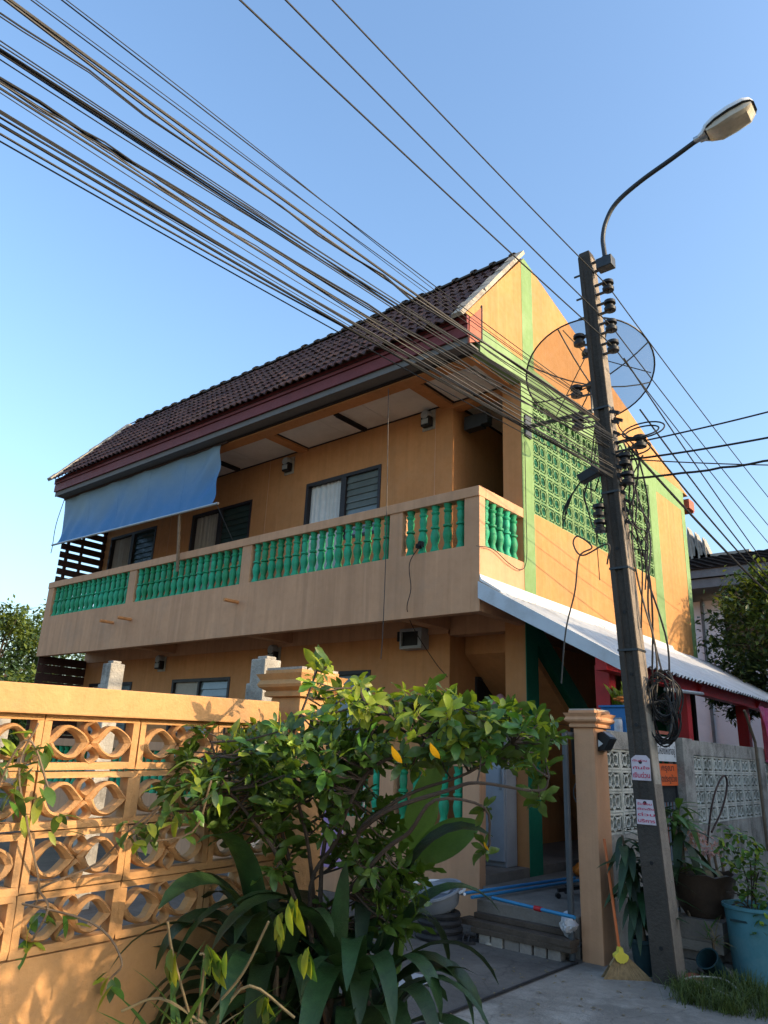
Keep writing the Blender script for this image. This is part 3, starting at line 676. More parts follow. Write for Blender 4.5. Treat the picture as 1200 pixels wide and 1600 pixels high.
# board gate with the two signs
SG = root('wicket_gate', (XR-.06, 8.6, 0), 'dark wicket gate in the concrete wall carrying two signs', 'gate')
obj('gate_bars', MB().box((XR-.09,8.27,.35),(XR-.07,8.31,1.9)).box((XR-.09,8.93,.35),(XR-.07,8.97,1.9)).box((XR-.09,8.31,1.86),(XR-.07,8.93,1.9)).box((XR-.09,8.31,.35),(XR-.07,8.93,.4)), 'metal_dark', SG)
obj('gate_sheet', MB().box((XR-.1,8.31,1.22),(XR-.085,8.93,1.42)), 'metal_dark', SG)
for k in range(6): obj('gate_bar', MB().box((XR-.09,8.38+k*.09,.4),(XR-.075,8.395+k*.09,1.22)), 'metal_grey', SG)
def letters(name, text, mat, origin, right, upv, width, height, parent, bold=0.0):
    cu = bpy.data.curves.new(name, 'FONT'); cu.body = text; cu.size = 1; cu.resolution_u = 2; cu.offset = bold
    t = bpy.data.objects.new(name, cu); COL.objects.link(t)
    dg = bpy.context.evaluated_depsgraph_get(); me = bpy.data.meshes.new_from_object(t.evaluated_get(dg)); bpy.data.objects.remove(t)
    if not me.vertices: return
    xs = [v.co.x for v in me.vertices]; ys = [v.co.y for v in me.vertices]
    sx = width/max(1e-3, max(xs)-min(xs)); sy = height/max(1e-3, max(ys)-min(ys)); mx, my = min(xs), min(ys)
    R_, U_ = Vector(right).normalized(), Vector(upv).normalized(); O_ = Vector(origin)
    off = WO[parent.name]
    for v in me.vertices: v.co = O_+R_*(v.co.x-mx)*sx+U_*(v.co.y-my)*sy-off
    me.materials.clear(); me.materials.append(MATS[mat]); me.name = name
    o = bpy.data.objects.new(name, me); COL.objects.link(o); o.parent = parent; WO[o.name] = off
    return o
xs_ = XR-.055
r = root('sign_board', (xs_, 8.62, 1.64), 'white notice board with black Thai lettering above the orange one', 'sign')
obj('board', MB().box((xs_-.006,8.345,1.645),(xs_,8.95,1.905)), 'sign_white', r)
obj('lath', MB().box((xs_-.01,8.33,1.93),(xs_+.012,9.0,1.965)), 'endcap_red', r)
obj('lath_bracket', MB().box((xs_-.008,8.36,1.905),(xs_-.002,8.4,1.93)).box((xs_-.008,8.88,1.905),(xs_-.002,8.92,1.93)), 'metal_dark', r)
letters('lettering', 'มีห้องให้เช่าอยู่', 'ink_black', (xs_+.002,8.385,1.69), (0,1,0), (0,0,1), .53, .125, r, .012)
letters('lettering', 'ป้าย', 'ink_black', (xs_+.002,8.46,1.845), (0,1,0), (0,0,1), .2, .045, r, .005)
r = root('sign_board', (xs_, 8.62, 1.39), 'bright orange notice board with two lines of black Thai lettering', 'sign')
obj('board', MB().box((xs_-.006,8.345,1.392),(xs_,8.95,1.62)), 'sign_orange', r)
letters('lettering', 'กรุณา', 'ink_black', (xs_+.002,8.46,1.525), (0,1,0), (0,0,1), .38, .072, r, .01)
letters('lettering', 'ปิดประตูด้วย', 'ink_black', (xs_+.002,8.385,1.41), (0,1,0), (0,0,1), .52, .10, r, .012)
# solar lamp on pillar
r = root('solar_light', (-2.96,6.70,1.68), 'small black wedge solar light fixed on the gate pillar', 'light')
obj('light_body', MB().prism([(-2.994,6.62,1.70),(-2.994,6.62,1.86),(-2.95,6.62,1.87),(-2.87,6.62,1.81),(-2.93,6.62,1.71)], (0,.15,0)), 'black', r, bevel=.005)
obj('solar_panel', MB().prism([(-2.945,6.635,1.8725),(-2.88,6.635,1.8235),(-2.88,6.635,1.8265),(-2.945,6.635,1.8755)], (0,.12,0)), 'metal_grey', r)
obj('light_lens', MB().prism([(-2.985,6.617,1.735),(-2.985,6.617,1.80),(-2.94,6.617,1.765)], (0,-.004,0)), 'sign_white', r)
# sliding gate
r = root('sliding_gate', (-3.24,7.0,0), 'grey tubular edge of the sliding gate beside the tall orange pillar', 'gate')
obj('gate_upright', MB().tube([(-3.235,6.46,.02),(-3.235,6.46,1.87)], .028, 12), 'gate_grey', r, True)
obj('gate_rail', MB().tube([(-3.235,6.46,1.84),(-3.235,9.5,1.84)], .022, 8), 'metal_grey', r, True)
obj('gate_rail', MB().tube([(-3.235,6.46,.12),(-3.235,9.5,.12)], .022, 8), 'metal_grey', r, True)
for k in range(14): obj('gate_bar', MB().box((-3.245,6.68+k*.2,.14),(-3.228,6.70+k*.2,1.82)), 'endcap_red', r)
obj('gate_track', MB().box((-3.195,3.2,.0),(-3.178,6.45,.02)), 'rubber', None, label='rusty gate track crossing the concrete threshold', cat='gate track')
# ================================================================== POWER POLE
PB, PT = Vector((-2.44,6.50,0)), Vector((-2.79,6.47,6.90))
def PA(z): return PB.lerp(PT, z/PT.z)
def PH(z): return .098+(.07-.098)*z/PT.z
PO = root('power_pole', tuple(PB), 'dark square concrete power pole leaning beside the gate, laden with cables', 'pole')
pm = MB(); zs = [-.2, .02, 1.0, 2.2, 3.4, 4.6, 5.8, 6.80, 6.86]
for i, z in enumerate(zs):
    c = PA(z); h = PH(z)*(.8 if i == len(zs)-1 else 1); q = h*.07; rec = .022 if 3 <= i <= 6 else 0
    for x, y in ((-h+q,-h),(-h*.45,-h),(-h*.38,-h+rec),(h*.38,-h+rec),(h*.45,-h),(h-q,-h),(h,-h+q),(h,h-q),(h-q,h),(-h+q,h),(-h,h-q),(-h,-h+q)): pm.v.append(c+Vector((x,y,0)))
for i in range(len(zs)-1):
    for k in range(12): pm.f.append((i*12+k, i*12+(k+1)%12, i*12+12+(k+1)%12, i*12+12+k))
pm.f += [tuple(range(12))[::-1], tuple(len(zs)*12-12+k for k in range(12))]
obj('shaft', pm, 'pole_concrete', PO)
for z in (.25, .85, 1.3, 1.62, 1.92, 2.35, 2.9, 3.5):
    c = PA(z)+Vector((.0,-PH(z)-.001+(.02 if 2.2 < z < 5.9 else 0),0)); obj('bolt_hole', MB().lathe([(.016,0),(.016,.003)], 10, c, (0,-1,0)), 'black', PO)
spool = MB().lathe([(.02,-.045),(.043,-.042),(.045,-.018),(.026,-.008),(.026,.008),(.045,.018),(.043,.042),(.02,.045)], 12).xf(Matrix.Scale(1.35,4)).mesh('insulator', 'black', None, True)
RIGHT = [(948,410),(950,447),(953,478),(955,509),(958,541)]
rack = MB(); ATT = []
for q in RIGHT:
    p = OY(*q, 6.43); ATT.append(p); c = PA(p.z); h = PH(p.z)
    for dz in (.058, -.058): rack.bar((c.x+h,6.43,p.z+dz), (p.x+.02,6.43,p.z+dz), .035, .012)
    rack.tube([p+Vector((0,0,-.075)), p+Vector((0,0,.075))], .008, 6)
    rack.bar((c.x-h-.09,c.y,p.z), (c.x-h,c.y,p.z), .016, .016)
    inst('insulator', spool, p, PO)
obj('insulator_rack', rack, 'metal_dark', PO)
LEFT = [(905,532),(901,612),(903,662),(936,798),(938,822)]
rack = MB()
for q in LEFT:
    p = OY(*q, 6.38); c = PA(p.z)
    for dz in (.055, -.055): rack.bar((p.x-.02,6.39,p.z+dz), (c.x-PH(p.z),6.42,p.z+dz), .03, .012)
    rack.tube([p+Vector((0,0,-.07)), p+Vector((0,0,.07))], .008, 6)
    inst('insulator', spool, p, PO)
obj('insulator_rack', rack, 'metal_dark', PO)
MID = [(976,718),(981,747),(1000,690)]
rack = MB()
for q in MID:
    p = OY(*q, 6.45); c = PA(p.z)
    for dz in (.05, -.05): rack.bar((c.x,6.45,p.z+dz), (p.x+.02,6.45,p.z+dz), .03, .012)
    inst('insulator', spool, p, PO)
obj('insulator_rack', rack, 'metal_dark', PO)
for z in (2.55, 3.3, 4.05, 4.95): 
    c = PA(z); h = PH(z)+.006; obj('pole_band', MB().box((c.x-h,c.y-h,z),(c.x+h,c.y+h,z+.02)), 'metal_dark', PO)
for k in range(4):
    pts = []
    for i in range(9):
        z = 4.6-i*.33; pts.append(PA(z)+Vector((PH(z)+.06+.05*sin(i*1.3+k*2)+.02*k, .05+.05*k+.03*sin(i*2.1+k), 0)))
    obj('riser_cable', MB().tube(bez(pts, 3), .009, 5), 'cable' if k % 2 else 'cable_pale', PO)
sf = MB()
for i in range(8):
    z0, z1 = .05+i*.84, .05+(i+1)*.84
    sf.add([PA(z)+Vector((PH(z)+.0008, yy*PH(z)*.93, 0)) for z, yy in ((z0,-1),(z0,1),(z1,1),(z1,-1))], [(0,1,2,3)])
obj('sunlit_face', sf, 'pole_sunlit', PO)  # panel on the +X side, its sunlit brightness is painted in
c = PA(1.75); obj('paint_patch', MB().prism([PA(z)+Vector((PH(z)+.0015,yy,0)) for z, yy in ((1.45,-.06),(1.45,.07),(2.0,.075),(2.03,-.075))], (.001,0,0)), 'cement_pale', PO)
# stickers
def sticker(z0, z1, label, arch):
    c = PA((z0+z1)/2); y = c.y-PH((z0+z1)/2)-.004+(.0 if z1 < 2.2 else 0); lean = (PT.x-PB.x)/PT.z
    x0, x1 = c.x-.08, c.x+.08
    P = [(x0,y,z0),(x1,y,z0),(x1,y,z1-(.03 if arch else 0)),(c.x+.05,y,z1),(c.x-.04,y,z1),(x0,y,z1-(.03 if arch else 0))] if arch else [(x0,y,z0),(x1,y,z0),(x1-.02,y,z1),(x0+.005,y,z1)]
    r = root('sticker', (c.x,y,z0), label, 'sticker')
    obj('paper_sheet', MB().prism(P, (0,.003,0)), 'paper', r)
    h = z1-z0
    for k, (f, hh, t) in enumerate(((.74,.10,'เงินด่วน'),(.44,.13,'ทันใจ'),(.10,.24,'เงินด่วน')) if arch else ((.78,.12,'รับซ่อม'),(.58,.10,'ติดตั้ง'),(.34,.14,'ด่วน'),(.08,.14,'บริการ'))):
        letters('print', t, 'ink_red', (x0+.012,y-.002,z0+h*f), (1,0,0), (0,0,1), .142-(.02 if k == 0 else 0), h*hh, r, .02)
sticker(1.475, 1.675, 'white sticker with red print and rounded top on the pole', True)
sticker(1.135, 1.325, 'lower white sticker with red lines of print on the pole', False)
# coils of spare cable
r = root('cable_coil', (-2.30,6.52,1.85), 'big tangled coil of black cables hanging at the pole', 'cable coil')
for k in range(20):
    low = k > 8
    c = OY(1037+rnd(-5,5), (1128 if low else 1090)+rnd(-6,6), 6.62+rnd(-.12,.08)); a0 = rnd(0,6); ra, rb = rnd(.10,.17), rnd(.14,.21)
    tl_ = rnd(-.3,.3); pts = []
    for i in range(22):
        a = a0+2*pi*i/22; pts.append(c+Vector((ra*cos(a)*.85, ra*cos(a)*.5*sin(tl_)+.06*sin(a*2+k), rb*sin(a)+.02*sin(3*a+k))))
    obj('cable_loop', MB().tube(pts, rnd(.006,.009), 5, True), 'cable' if k % 4 else 'cable_pale', r)
for k, (cpx, rr_, tlt) in enumerate((((1005,672), .19, .4), ((1003,674), .15, .3), ((985,700), .17, .8))):
    c = OY(*cpx, 6.5); pts = [c+Vector((rr_*cos(a), .1*sin(a+tlt), rr_*.62*sin(a)-.0)) for a in [2*pi*i/24 for i in range(24)]]
    tag(obj('cable_loop', MB().tube(pts, .008, 5, True), 'cable'), ['wide loop of cable beside the pole at the thick bundle','inner loop of cable beside the pole at the thick bundle','lowest loose loop of cable right of the pole'][k], 'cable')
c = OY(908,872,6.35)
pts = bez([PA(3.35)+Vector((-.1,-.1,0)), OY(950,850,6.33), OY(910,868,6.3), OY(896,850,6.32), OY(903,838,6.34), OY(925,855,6.36), OY(905,870,6.3), OY(898,925,6.3), OY(884,985,6.28), OY(877,1068,6.28)], 6)
tag(obj('loose_cable', MB().tube(pts, .008, 5), 'cable_pale'), 'pale loose cable looped then dangling left of the pole', 'cable')
# small wires tangled at the pole
tang = root('wire_tangle', tuple(PA(4.0)), 'tangle of black drop wires and clamps around the pole middle', 'wires')
random.seed(5)
for k in range(15):
    z = rnd(3.5,5.0); c = PA(z); sx = random.choice((-1,1,1)); pts = [c+Vector((sx*.1,-.02,0))]
    for i in range(3): pts.append(pts[-1]+Vector((sx*rnd(0,.1), rnd(-.08,.08), rnd(-.3,.08))))
    pts.append(c+Vector((sx*rnd(.08,.25),0,rnd(-.9,-.4))))
    obj('drop_wire', MB().tube(bez(pts, 5), rnd(.004,.008), 5), 'cable', tang)
for k in range(14):
    z = rnd(3.6,4.9); p = PA(z)+Vector((PH(z)+rnd(.0,.05),rnd(-.08,.05),0)); obj('clamp', MB().obox(p, (rnd(.02,.05),0,-.02), (0,.012,0), (.005,0,.014)), 'black', tang)
p = OY(921,742,6.35); obj('splice_box', MB().obox(p, (.1,0,.035), (0,.045,0), (-.02,0,.045)), 'black', tang, bevel=.01)
for k in range(5): obj('drop_wire', MB().tube(bez([p+Vector((-.05,0,0)), p+Vector((-.14-.03*k,-.02,-.12-.04*k)), p+Vector((-.22-.02*k,0,-.22-.07*k))], 5), .007, 5), 'cable', tang)
# ================================================================== STREET LAMP
SLP = root('street_lamp', tuple(OY(945,402,6.43)), 'street lamp on a long curved arm rising from the pole top', 'street lamp')
arm = [OY(x, y, 6.42) for x, y in ((947,412),(944,392),(942,372),(947,346),(963,317),(1000,284),(1050,248),(1100,211))]
obj('arm', MB().tube(bez(arm, 5), .025, 10), 'metal_dark', SLP, True)
obj('clamp', MB().box(arm[0]+Vector((-.09,-.06,-.06)), arm[0]+Vector((.08,.06,.06))), 'metal_dark', SLP, bevel=.01)
hA, hB = OY(1092,217,6.42), OY(1174,166,6.42); hx = (hB-hA); HL = hx.length; hx.normalize(); hy = Vector((0,1,0)); hz = hx.cross(hy); hz = -hz if hz.z < 0 else hz
def loft(secs, n):
    b = MB()
    for pts in secs: b.v += pts
    for i in range(len(secs)-1):
        for k in range(n): b.f.append((i*n+k, i*n+(k+1)%n, i*n+n+(k+1)%n, i*n+n+k))
    b.f += [tuple(range(n))[::-1], tuple(len(secs)*n-n+k for k in range(n))]
    return b
secs = []; lens = []
for t, wd, ht in ((0,.045,.03),(.08,.06,.045),(.16,.105,.075),(.35,.14,.10),(.6,.15,.11),(.85,.135,.10),(.96,.10,.07),(1.0,.05,.03)):
    c = hA+hx*HL*t*1.06
    secs.append([c+hy*wd*cos(a)+hz*(ht*max(0,sin(a))**.8 if sin(a) > 0 else -.018) for a in [2*pi*k/16 for k in range(16)]])
    if .1 < t < .98: lens.append([c+hy*wd*.88*cos(a)-hz*(.02+(.085 if .2 < t < .9 else .03)*max(0,sin(a))**.35) for a in [pi*k/9 for k in range(10)]])
obj('lamp_hood', loft(secs, 16), 'lamp_white', SLP, True)
obj('lamp_rim', loft([[p_+(-hz*.008) for p_ in s_] if False else [c_*1.0 for c_ in s_] for s_ in [[hA+hx*HL*t*1.06+hy*wd*1.06*cos(a)+hz*(-.016+.012*sin(a)) for a in [2*pi*k/16 for k in range(16)]] for t, wd in ((.13,.07),(.2,.115),(.35,.142),(.6,.152),(.85,.138),(.96,.104),(1.005,.06))]], 16), 'metal_dark', SLP, True)
obj('lamp_lens', loft(lens, 10), 'lamp_lens', SLP, True)
obj('neck', MB().tube([arm[-1]-hx*.1, hA+hx*.08], .036, 10), 'galv', SLP, True)
# ================================================================== OVERHEAD CABLES
def wire(A, B, ext, sag, rad, label, wob=0, n=26, mat='cable', grp='overhead cables', back=0, twin=0):
    A, B = Vector(A), Vector(B); D = B-A; E_ = A+D*ext; pts = []
    ph = rnd(0,9)
    for i in range(n+1):
        t = -back+(1+back)*i/n; p = A.lerp(E_, t)
        p.z -= 4*sag*max(0,t)*(1-max(0,t))
        if wob: p.z += wob*(sin(i*1.9+ph)+.6*sin(i*3.7+ph)); p.y += wob*.5*sin(i*2.3+ph)
        pts.append(p)
    cmb = MB().tube(pts, rad, 6)
    if twin: cmb.tube([p+Vector((twin*.6*sin(i*.31+ph), twin*.3, twin*(.8*sin(i*.23+ph*2)-.5))) for i, p in enumerate(pts)], rad*.75, 5)
    o = obj('cable', cmb, mat); return tag(o, label, 'cable', grp)
random.seed(21)
edge = [(0,142,.007,0),(0,106,.013,0),(0,76,.012,0),(0,69,.006,0),(0,58,.010,0),(0,53,.006,0),(0,31,.008,.012),(0,22,.011,.008),(0,4,.009,0),(12,0,.008,0),(19,0,.008,0),(50,0,.006,0),(79,0,.008,.016),(121,0,.015,0),(128,0,.007,0),(162,0,.006,0),(177,0,.007,0)]
ends = [(953,748),(957,743),(958,738),(955,735),(957,727),(950,717),(948,702),(952,697),(955,690),(958,684),(957,680),(950,675),(946,668),(934,657),(930,652),(905,617),(904,612)]
NTH = ['lowest','second','third','fourth','fifth','sixth','seventh','eighth','ninth','tenth','eleventh','twelfth','thirteenth','fourteenth','fifteenth','sixteenth','seventeenth']
for k, ((ex, ey, rad, wob), en) in enumerate(zip(edge, ends)):
    A = OY(*en, 6.32); B = OZ(ex, ey, A.z+.10+.02*(k % 3))
    lab = NTH[k]+' cable of the dense bundle, counted up the left picture edge' if k else 'lowest cable of the dense bundle crossing the upper left sky'
    wire(A, B, 3.2, .28+.03*(k % 4), rad*.55, lab, wob, 60, 'cable' if k not in (4, 13) else 'cable_pale', twin=(.03 if k else 0))
for k, (e, i_, rb_) in enumerate((((407,0), 4, (1200,822)), ((474,0), 3, (1200,795)), ((543,0), 1, (1200,752)))):
    A = ATT[i_]; B = OZ(*e, A.z+.05)
    lab = ['left','middle','right'][k]
    wire(A, B, 3.0, .15, .0065, lab+' one of three separate power lines above the gable peak', 0, 40)
    wire(A, OZ(*rb_, A.z-.45), 3.0, .35, .0065, ['lowest','middle','highest'][k]+' of three power lines falling from the pole top to the right edge', 0, 40)
wire(OY(1000,690,6.45), OY(1200,636,6.9), 2.5, .05, .008, 'uppermost level cable leaving the pole to the right edge')
wire(OY(978,719,6.45), OY(1200,673,6.9), 2.5, .07, .010, 'thick middle cable leaving the pole to the right edge')
wire(OY(983,748,6.45), OY(1200,706,6.9), 2.5, .09, .011, 'thick lower cable leaving the pole to the right edge', .004)
wire(OY(990,718,6.45), OY(1200,722,7.2), 2.0, .03, .006, 'thin flat cable between the thick cables right of the pole')
for k, (a, b, rd) in enumerate((((985,700),(1200,903),.014), ((1010,690),(1200,888),.01), ((1000,640),(1200,880),.009), ((975,560),(1200,868),.008))):
    A = OY(*a, 6.5); wire(A, OZ(*b, A.z-.5-.1*k), 2.6, .25, rd, ['thick bundle of cables descending past the white house roof','cable just above the thick bundle descending right','slim cable descending right between bundle and power lines','slim cable from behind the dish descending to the right edge'][k])
# thin wires hanging down the facade
for k, pts in enumerate(([OY(607,607,7.17), OY(606,700,7.12), OY(603,860,7.1), OY(598,990,7.1), OY(595,1030,7.1)], [OY(658,850,7.17), OY(640,880,7.17), OY(642,920,7.17), OY(636,952,7.17), OY(648,985,7.6), OY(680,1035,8.1), OY(699,1058,8.25)], [OX(745,853,-4.6), OX(770,858,-4.6), OX(795,880,-4.6), OX(815,890,-4.6), OX(823,870,-4.6), OX(822,800,-4.6), OX(820,690,-4.6)])):
    tag(obj('facade_wire', MB().tube(bez(pts, 6), .0055, 5), 'cable_pale' if k == 0 else 'cable'), ['thin pale cord hanging straight down the front of the balcony','thin dark wire running down the parapet to the grey box','thin wire looping from balcony corner up the green strip'][k], 'wire')
p = OY(657,852,7.19); tag(obj('wire_hank', MB().tube([p+Vector((.055*cos(a*1.0), -.01+.02*sin(a*3), .06*(i/40)-.03+.02*sin(a))) for i, a in enumerate([i*.7 for i in range(40)])], .009, 5), 'cable'), 'dark hank of wire tied round a baluster near the corner', 'wire')
# ================================================================== SATELLITE DISH
dc = DP(921,583,9.5); vd = ray(921,583).normalized()
az = atan2(vd.y, vd.x); el = radians(63)
dn = Vector((cos(el)*cos(az+.15), cos(el)*sin(az+.15), sin(el))); R_ = .80
da = dn.cross(Vector((0,0,1))).normalized(); db = dn.cross(da)
DS = root('satellite_dish', tuple(dc), 'large black mesh satellite dish behind the power pole', 'satellite dish')
bowl = MB(); nr, ns = 6, 36
for i in range(nr+1):
    q = .04+.96*i/nr
    for k in range(ns): bowl.v.append(dc+(da*cos(2*pi*k/ns)+db*sin(2*pi*k/ns))*R_*q+dn*(.26*q*q-.26))
for i in range(nr):
    for k in range(ns): bowl.f.append((i*ns+k, i*ns+(k+1)%ns, i*ns+ns+(k+1)%ns, i*ns+ns+k))
obj('mesh_bowl', bowl, 'dish_mesh', DS, True)
obj('rim', MB().tube([dc+(da*cos(2*pi*k/48)+db*sin(2*pi*k/48))*R_ for k in range(48)], .011, 6, True), 'black', DS, True)
for k in range(8):
    a = 2*pi*k/8+.2; u_ = da*cos(a)+db*sin(a)
    obj('rib', MB().tube([dc+u_*R_*q+dn*(.26*q*q-.27) for q in (.05,.3,.55,.8,1.0)], .009, 5), 'metal_dark', DS)
hubp = dc-dn*.28
obj('hub', MB().lathe([(.07,0),(.07,.06),(.04,.09)], 12, hubp-dn*.05, dn), 'metal_dark', DS, True)
fp = dc+dn*.42
obj('feed', MB().lathe([(.05,0),(.06,.04),(.03,.12)], 10, fp, dn), 'metal_dark', DS, True)
for k in range(3):
    a = 2*pi*k/3; obj('feed_strut', MB().tube([dc+(da*cos(a)+db*sin(a))*R_*.95-dn*.03, fp], .007, 5), 'metal_dark', DS)
wp = Vector((X1, 8.42, OX(822,667,X1).z)); wq = Vector((hubp.x, hubp.y, hubp.z-.35))
obj('mount_arm', MB().tube([wp, wq, hubp], .032, 8), 'metal_dark', DS, True)
obj('mount_plate', MB().box((X1+.004,8.33,wp.z-.16),(X1+.03,8.5,wp.z+.16)), 'metal_dark', DS)
# ================================================================== WHITE HOUSE BEHIND
WH = root('white_house', (-3.5, 22, 0), 'white house with dark tiled hip roof behind the lean-to on the right', 'house')
wo = OY(1127,938,20); wz = OY(1130,1010,20)
obj('wall', wall_y(MB(), -6.36, 2.5, 0, 5.75, 20, 20.2, [(wo.x, wo.x+1.1, 4.3, wo.z)]).box((-6.36,20.2,0),(-6.16,27,5.75)), 'white_house', WH)
wn = obj('window', MB().box((wo.x,20.1,4.3),(wo.x+.07,20.19,wo.z)).box((wo.x+.07,20.1,wo.z-.07),(wo.x+1.03,20.19,wo.z)).box((wo.x+1.03,20.1,4.3),(wo.x+1.1,20.19,wo.z)).box((wo.x+.5,20.1,4.3),(wo.x+.56,20.19,wo.z-.07)), 'wood_dark', WH)
obj('pane', MB().box((wo.x+.07,20.15,4.3),(wo.x+1.03,20.16,wo.z-.07)), 'louvre_dark', wn)
obj('drain_pipe', MB().tube([(-5.95,19.95,0),(-5.95,19.95,5.8)], .04, 8), 'grey_fascia', WH)
obj('eave_soffit', MB().box((-7.1,19.1,5.93),(3,27,5.98)), 'soffit', WH)
obj('eave_fascia', MB().box((-7.12,19.06,5.90),(3,19.1,6.13)).box((-7.15,18.99,6.15),(3,19.06,6.36)).box((-7.12,19.1,5.92),(-7.08,27,6.3)), 'grey_fascia', WH)
ap = OY(1108,868,22.0); rg = Vector((1.0, 22.0, ap.z-.35))
e = [Vector((-7.2,18.95,6.36)), Vector((3.2,18.95,6.36)), Vector((3.2,27,6.36)), Vector((-7.2,27,6.36))]
ap2 = Vector((ap.x-.9, 22.6, ap.z+.12))
rf = MB().add(e+[ap2, rg], [(0,1,5,4), (1,2,5), (2,3,4,5), (3,0,4)])
WR = obj('roof', rf, 'tile_dark', WH)
random.seed(8)
tt = MB().add([(0,0,.03),(.24,0,.03),(.24,.28,-.01),(0,.28,-.01),(.12,-.04,.055),(.12,.28,.015),(0,0,-.01),(.24,0,-.01)], [(0,4,5,3),(4,1,2,5),(6,7,1,4,0)]).mesh('tile', 'tile_dark')
nrm = (e[1]-e[0]).cross(ap2-e[0]).normalized(); 
if nrm.z < 0: nrm = -nrm
ux = Vector((1,0,0)); uy = nrm.cross(ux).normalized(); uy = -uy if uy.z < 0 else uy
ux = uy.cross(nrm); RM = Matrix((ux, uy, nrm)).transposed().to_4x4()
for j in range(13):
    for i in range(26):
        p = e[0]+ux*(.2+i*.25+(.12 if j % 2 else 0))+uy*(j*.27)
        t_ = (p.y-e[0].y)/(ap2.y-e[0].y)
        if t_ < .97 and p.x > e[0].x+(ap2.x-e[0].x)*t_+.05 and i*.25 < 5.2: 
            if len(WR.children) < 290: inst('tile', tt, p+nrm*.012, WR, mtx=RM)
SPK = root('spiked_parapet', (-5.7, 27.5, 0), 'row of pointed concrete fins rising behind the dark tiled roof', 'parapet')
obj('parapet_base', MB().box((-10,27.5,0),(-6.4,28.2,OY(1090,868,27.5).z)), 'spike_concrete', SPK)
for q in ((1078,822),(1090,830),(1102,838)):
    t_ = OY(q[0], q[1], 27.5); b_ = OY(q[0]-7, q[1]+42, 27.5); w_ = .46
    obj('fin', MB().prism([(t_.x-.12,27.5,t_.z),(t_.x-.2,27.5,b_.z-.5),(t_.x+w_*.75,27.5,b_.z-.5)], (0,.5,0)).prism([(t_.x-.04,27.45,t_.z-.05),(t_.x-.06,27.45,b_.z-.5),(t_.x+.03,27.45,b_.z-.5)], (0,.05,0)), 'spike_concrete', SPK)
# ================================================================== NEIGHBOUR'S HOUSE ACROSS THE LANE (outside the frame, shades the lane)
NB = root('neighbour_house', (6,14,0), 'plain cream house across the lane, outside the picture', 'house')
obj('wall', MB().box((3.0,5.6,0),(9.5,24,3.9)), 'neighbour_wall', NB)
obj('roof', MB().prism([(2.4,5.15,3.9),(2.4,24.4,3.9),(2.4,24.4,4.05),(2.4,5.15,4.05)], (7.7,0,0)).prism([(2.5,5.2,4.05),(10,5.2,4.05),(6.25,5.2,5.2)], (0,19.1,0)), 'tile_dark', NB)
obj('upper_storey', MB().box((2.4,9.7,4.06),(9.5,24,5.5)), 'neighbour_wall', NB)
obj('upper_roof', MB().box((2.3,9.6,5.5),(9.8,24.3,5.62)), 'tile_dark', NB)
for yy in (8.0, 12.5, 17): obj('window', MB().box((2.97,yy,1.2),(3.0,yy+1.6,2.5)), 'frame_dark', NB)
obj('door', MB().box((2.97,15,.05),(3.0,15.9,2.1)), 'wood_dark', NB)
# ================================================================== VEGETATION
def leaf_mb(L, W, droop=.15, fold=.12, blunt=.6, n=6, wave=0.0):
    """leaf along +X, face up; blunt>.5 puts the widest place beyond the middle"""
    b = MB(); 
    for i in range(n+1):
        t = i/n; e = t**(1.0 if blunt < .5 else 1.25) if blunt else t
        wd = W/2*max(.03 if i in (0, n) else .1, sin(pi*min(1, e))**.75)
        x = L*t; z = -droop*L*t*t; wv = wave*W*sin(t*9)
        b.v += [Vector((x, -wd, z+fold*wd+wv)), Vector((x, 0, z)), Vector((x, wd, z+fold*wd-wv))]
    for i in range(n):
        o = 3*i; b.f += [(o, o+1, o+4, o+3), (o+1, o+2, o+5, o+4)]
    return b
def orient(d, upv, roll=0):
    d = Vector(d).normalized(); z = Vector(upv)-d*Vector(upv).dot(d)
    if z.length < .05: z = Vector((1,0,0))-d*d.x
    z.normalize(); y = z.cross(d)
    m_ = Matrix((d, y, z)).transposed().to_4x4()
    return m_ @ Matrix.Rotation(roll, 4, 'X')
LM = {}
def leafset(key, mat, L, W, k=4, **kw):
    LM[key] = [(mb_, mb_.mesh('leaf', mat, None, True)) for mb_ in [leaf_mb(L*rnd(.85,1.15), W*rnd(.85,1.15), rnd(.05,.35), rnd(.1,.35), **kw) for _ in range(k)]]
def place_leaves(items, parent, single=290):
    """items: (key, point, matrix, scale). The nearest become leaf objects, the rest one foliage mesh per material"""
    items = sorted(items, key=lambda i: (i[1]-CAM).length)
    for key, p, mt, s in items[:single]:
        _, me = random.choice(LM[key]); inst('leaf', me, p, parent, mtx=mt @ Matrix.Scale(s, 4))
    rest = {}
    for key, p, mt, s in items[single:]:
        mb_, me = random.choice(LM[key]); rest.setdefault(me.materials[0].name, MB()).merge(mb_, Matrix.Translation(p) @ mt @ Matrix.Scale(s, 4))
    for mat, mb_ in rest.items(): obj('foliage', mb_, mat, parent, True, kind='stuff')
random.seed(3)
leafset('ob', 'leaf', .09, .036, 12, blunt=.7, wave=.14); leafset('young_lit', 'leaf_young_lit', .078, .032, 6, blunt=.7, wave=.08); leafset('yellow', 'leaf_yellow', .11, .05, 2, blunt=.7)
leafset('small', 'leaf', .062, .026, 4, blunt=.4); leafset('smally', 'leaf_young_lit', .06, .024, 3, blunt=.4)
leafset('drac', 'leaf_strap', .42, .062, 5, blunt=.4, n=8); leafset('dracy', 'leaf_big', .36, .055, 3, blunt=.4, n=8)
leafset('dry', 'leaf_dry', .24, .02, 4, blunt=.4); leafset('thin', 'leaf_big', .30, .02, 4, blunt=.4)
leafset('round', 'leaf', .045, .034, 4, blunt=.5); leafset('roundy', 'leaf_young_lit', .04, .03, 3, blunt=.5)
